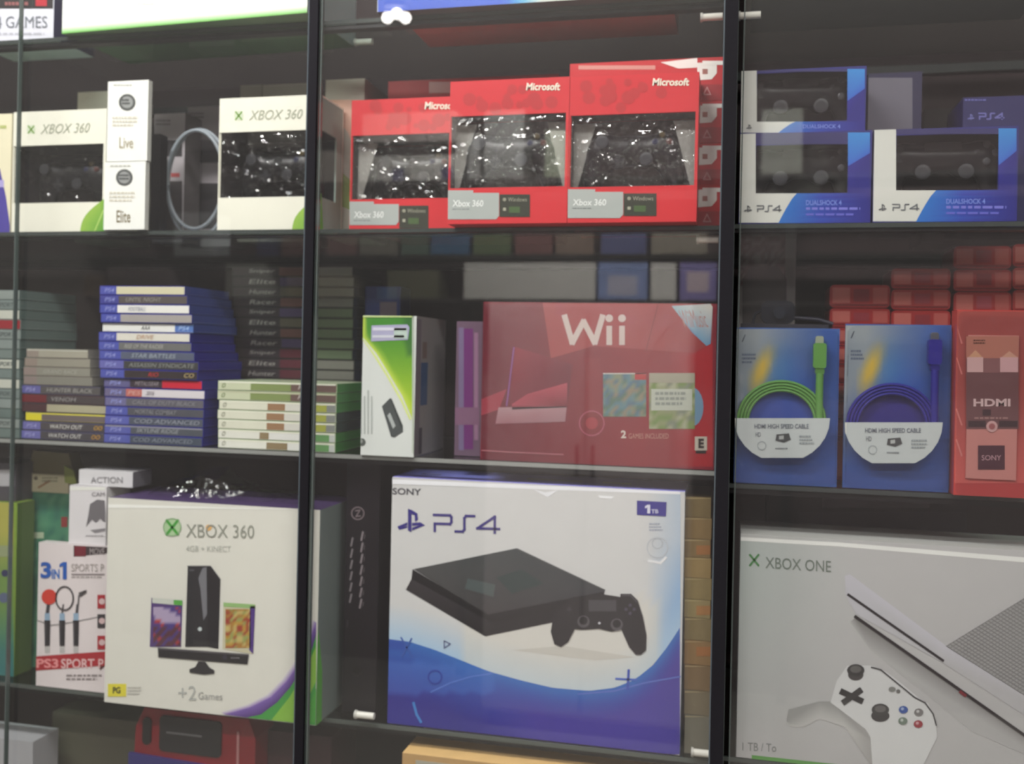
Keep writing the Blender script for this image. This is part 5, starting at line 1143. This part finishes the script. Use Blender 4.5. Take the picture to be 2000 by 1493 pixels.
for i, (p0, p1, c) in enumerate([(60, 130, (120, 90, 86)), (135, 190, (170, 170, 160)), (200, 290, (110, 96, 100)), (338, 410, (206, 212, 214)), (500, 540, (70, 76, 150)), (548, 600, (160, 110, 106)), (640, 700, (170, 120, 116)), (705, 780, (170, 168, 150)), (785, 840, (100, 140, 120)), (842, 920, (60, 130, 190)), (925, 1000, (120, 150, 96)), (1005, 1080, (160, 100, 96)), (1085, 1160, (180, 150, 130)), (1172, 1262, (110, 120, 190)), (1270, 1380, (190, 180, 160))]):
    stock(p0, p1, z499, .085 if p0 != 338 else .2, c, ['dull red', 'light grey', 'mauve grey', 'tall silver', 'dark blue', 'dusty pink', 'pinkish', 'beige', 'sea green', 'bright blue', 'leaf green', 'brick', 'sand', 'periwinkle', 'wide cream'][i] + ' carton in the small row across the aisle', [(.2, .8, .2, .45, (50, 50, 60))] if p0 == 338 else ())
for i, (p0, p1, h, c) in enumerate([(700, 795, .11, WH), (798, 890, .11, WH), (912, 936, .2, (200, 200, 196)), (942, 1020, .29, (190, 190, 186)), (600, 660, .14, (200, 190, 180)), (1060, 1100, .2, (190, 200, 170)), (1480, 1562, .26, (170, 172, 160))]):
    stock(p0, p1, z352, h, c, ['white carton left of a twin', 'white carton right of its twin', 'slim silver carton', 'tall silver carton', 'cream carton', 'pale green carton', 'tall grey green carton at the far right'][i] + ' on the middle rack board across the aisle', [(.7, .95, .0, .5, (60, 60, 120))] if i < 2 else ())
for i, (p0, p1, h, c) in enumerate([(705, 795, .13, (230, 220, 212)), (797, 890, .13, (226, 214, 208)), (360, 440, .12, (170, 160, 165)), (480, 560, .16, (160, 154, 146))]):
    stock(p0, p1, z276, h, c, ['cream carton', 'rose cream carton', 'mauve carton', 'grey beige carton'][i] + ' on the top rack board across the aisle')
# unseen pale cupboard added for its haze in the door glass
xa, xb = at(958, 700, 2.45)[0], at(1352, 700, 2.45)[0]; zt = at(1100, 592, 2.45)[1]
cr = empty('reflection_cupboard', ((xa + xb) / 2, -2.45, 0), label='plain off-white cupboard across the aisle', cat='cupboard'); w = (xb - xa) / 2
m = M(); m.box(-w, w, -.28, 0, .06, zt, lin((196, 184, 184)), 'paint'); m.box(-w + .03, w - .03, -.25, -.02, 0, .06, lin((60, 56, 56)), 'dark_metal'); m.build('body', cr)
for s_ in (-1, 1):
    m = M(); m.box(s_ * w / 2 - w / 2 + .008, s_ * w / 2 + w / 2 - .008, 0, .016, .08, zt - .02, lin((200, 188, 188)), 'paint'); dd = m.build('cupboard_door', cr)
    m = M(); m.box(s_ * .03 - .006, s_ * .03 + .006, .016, .03, zt * .6, zt * .6 + .12, lin((90, 90, 90)), 'metal'); m.build('handle', dd)
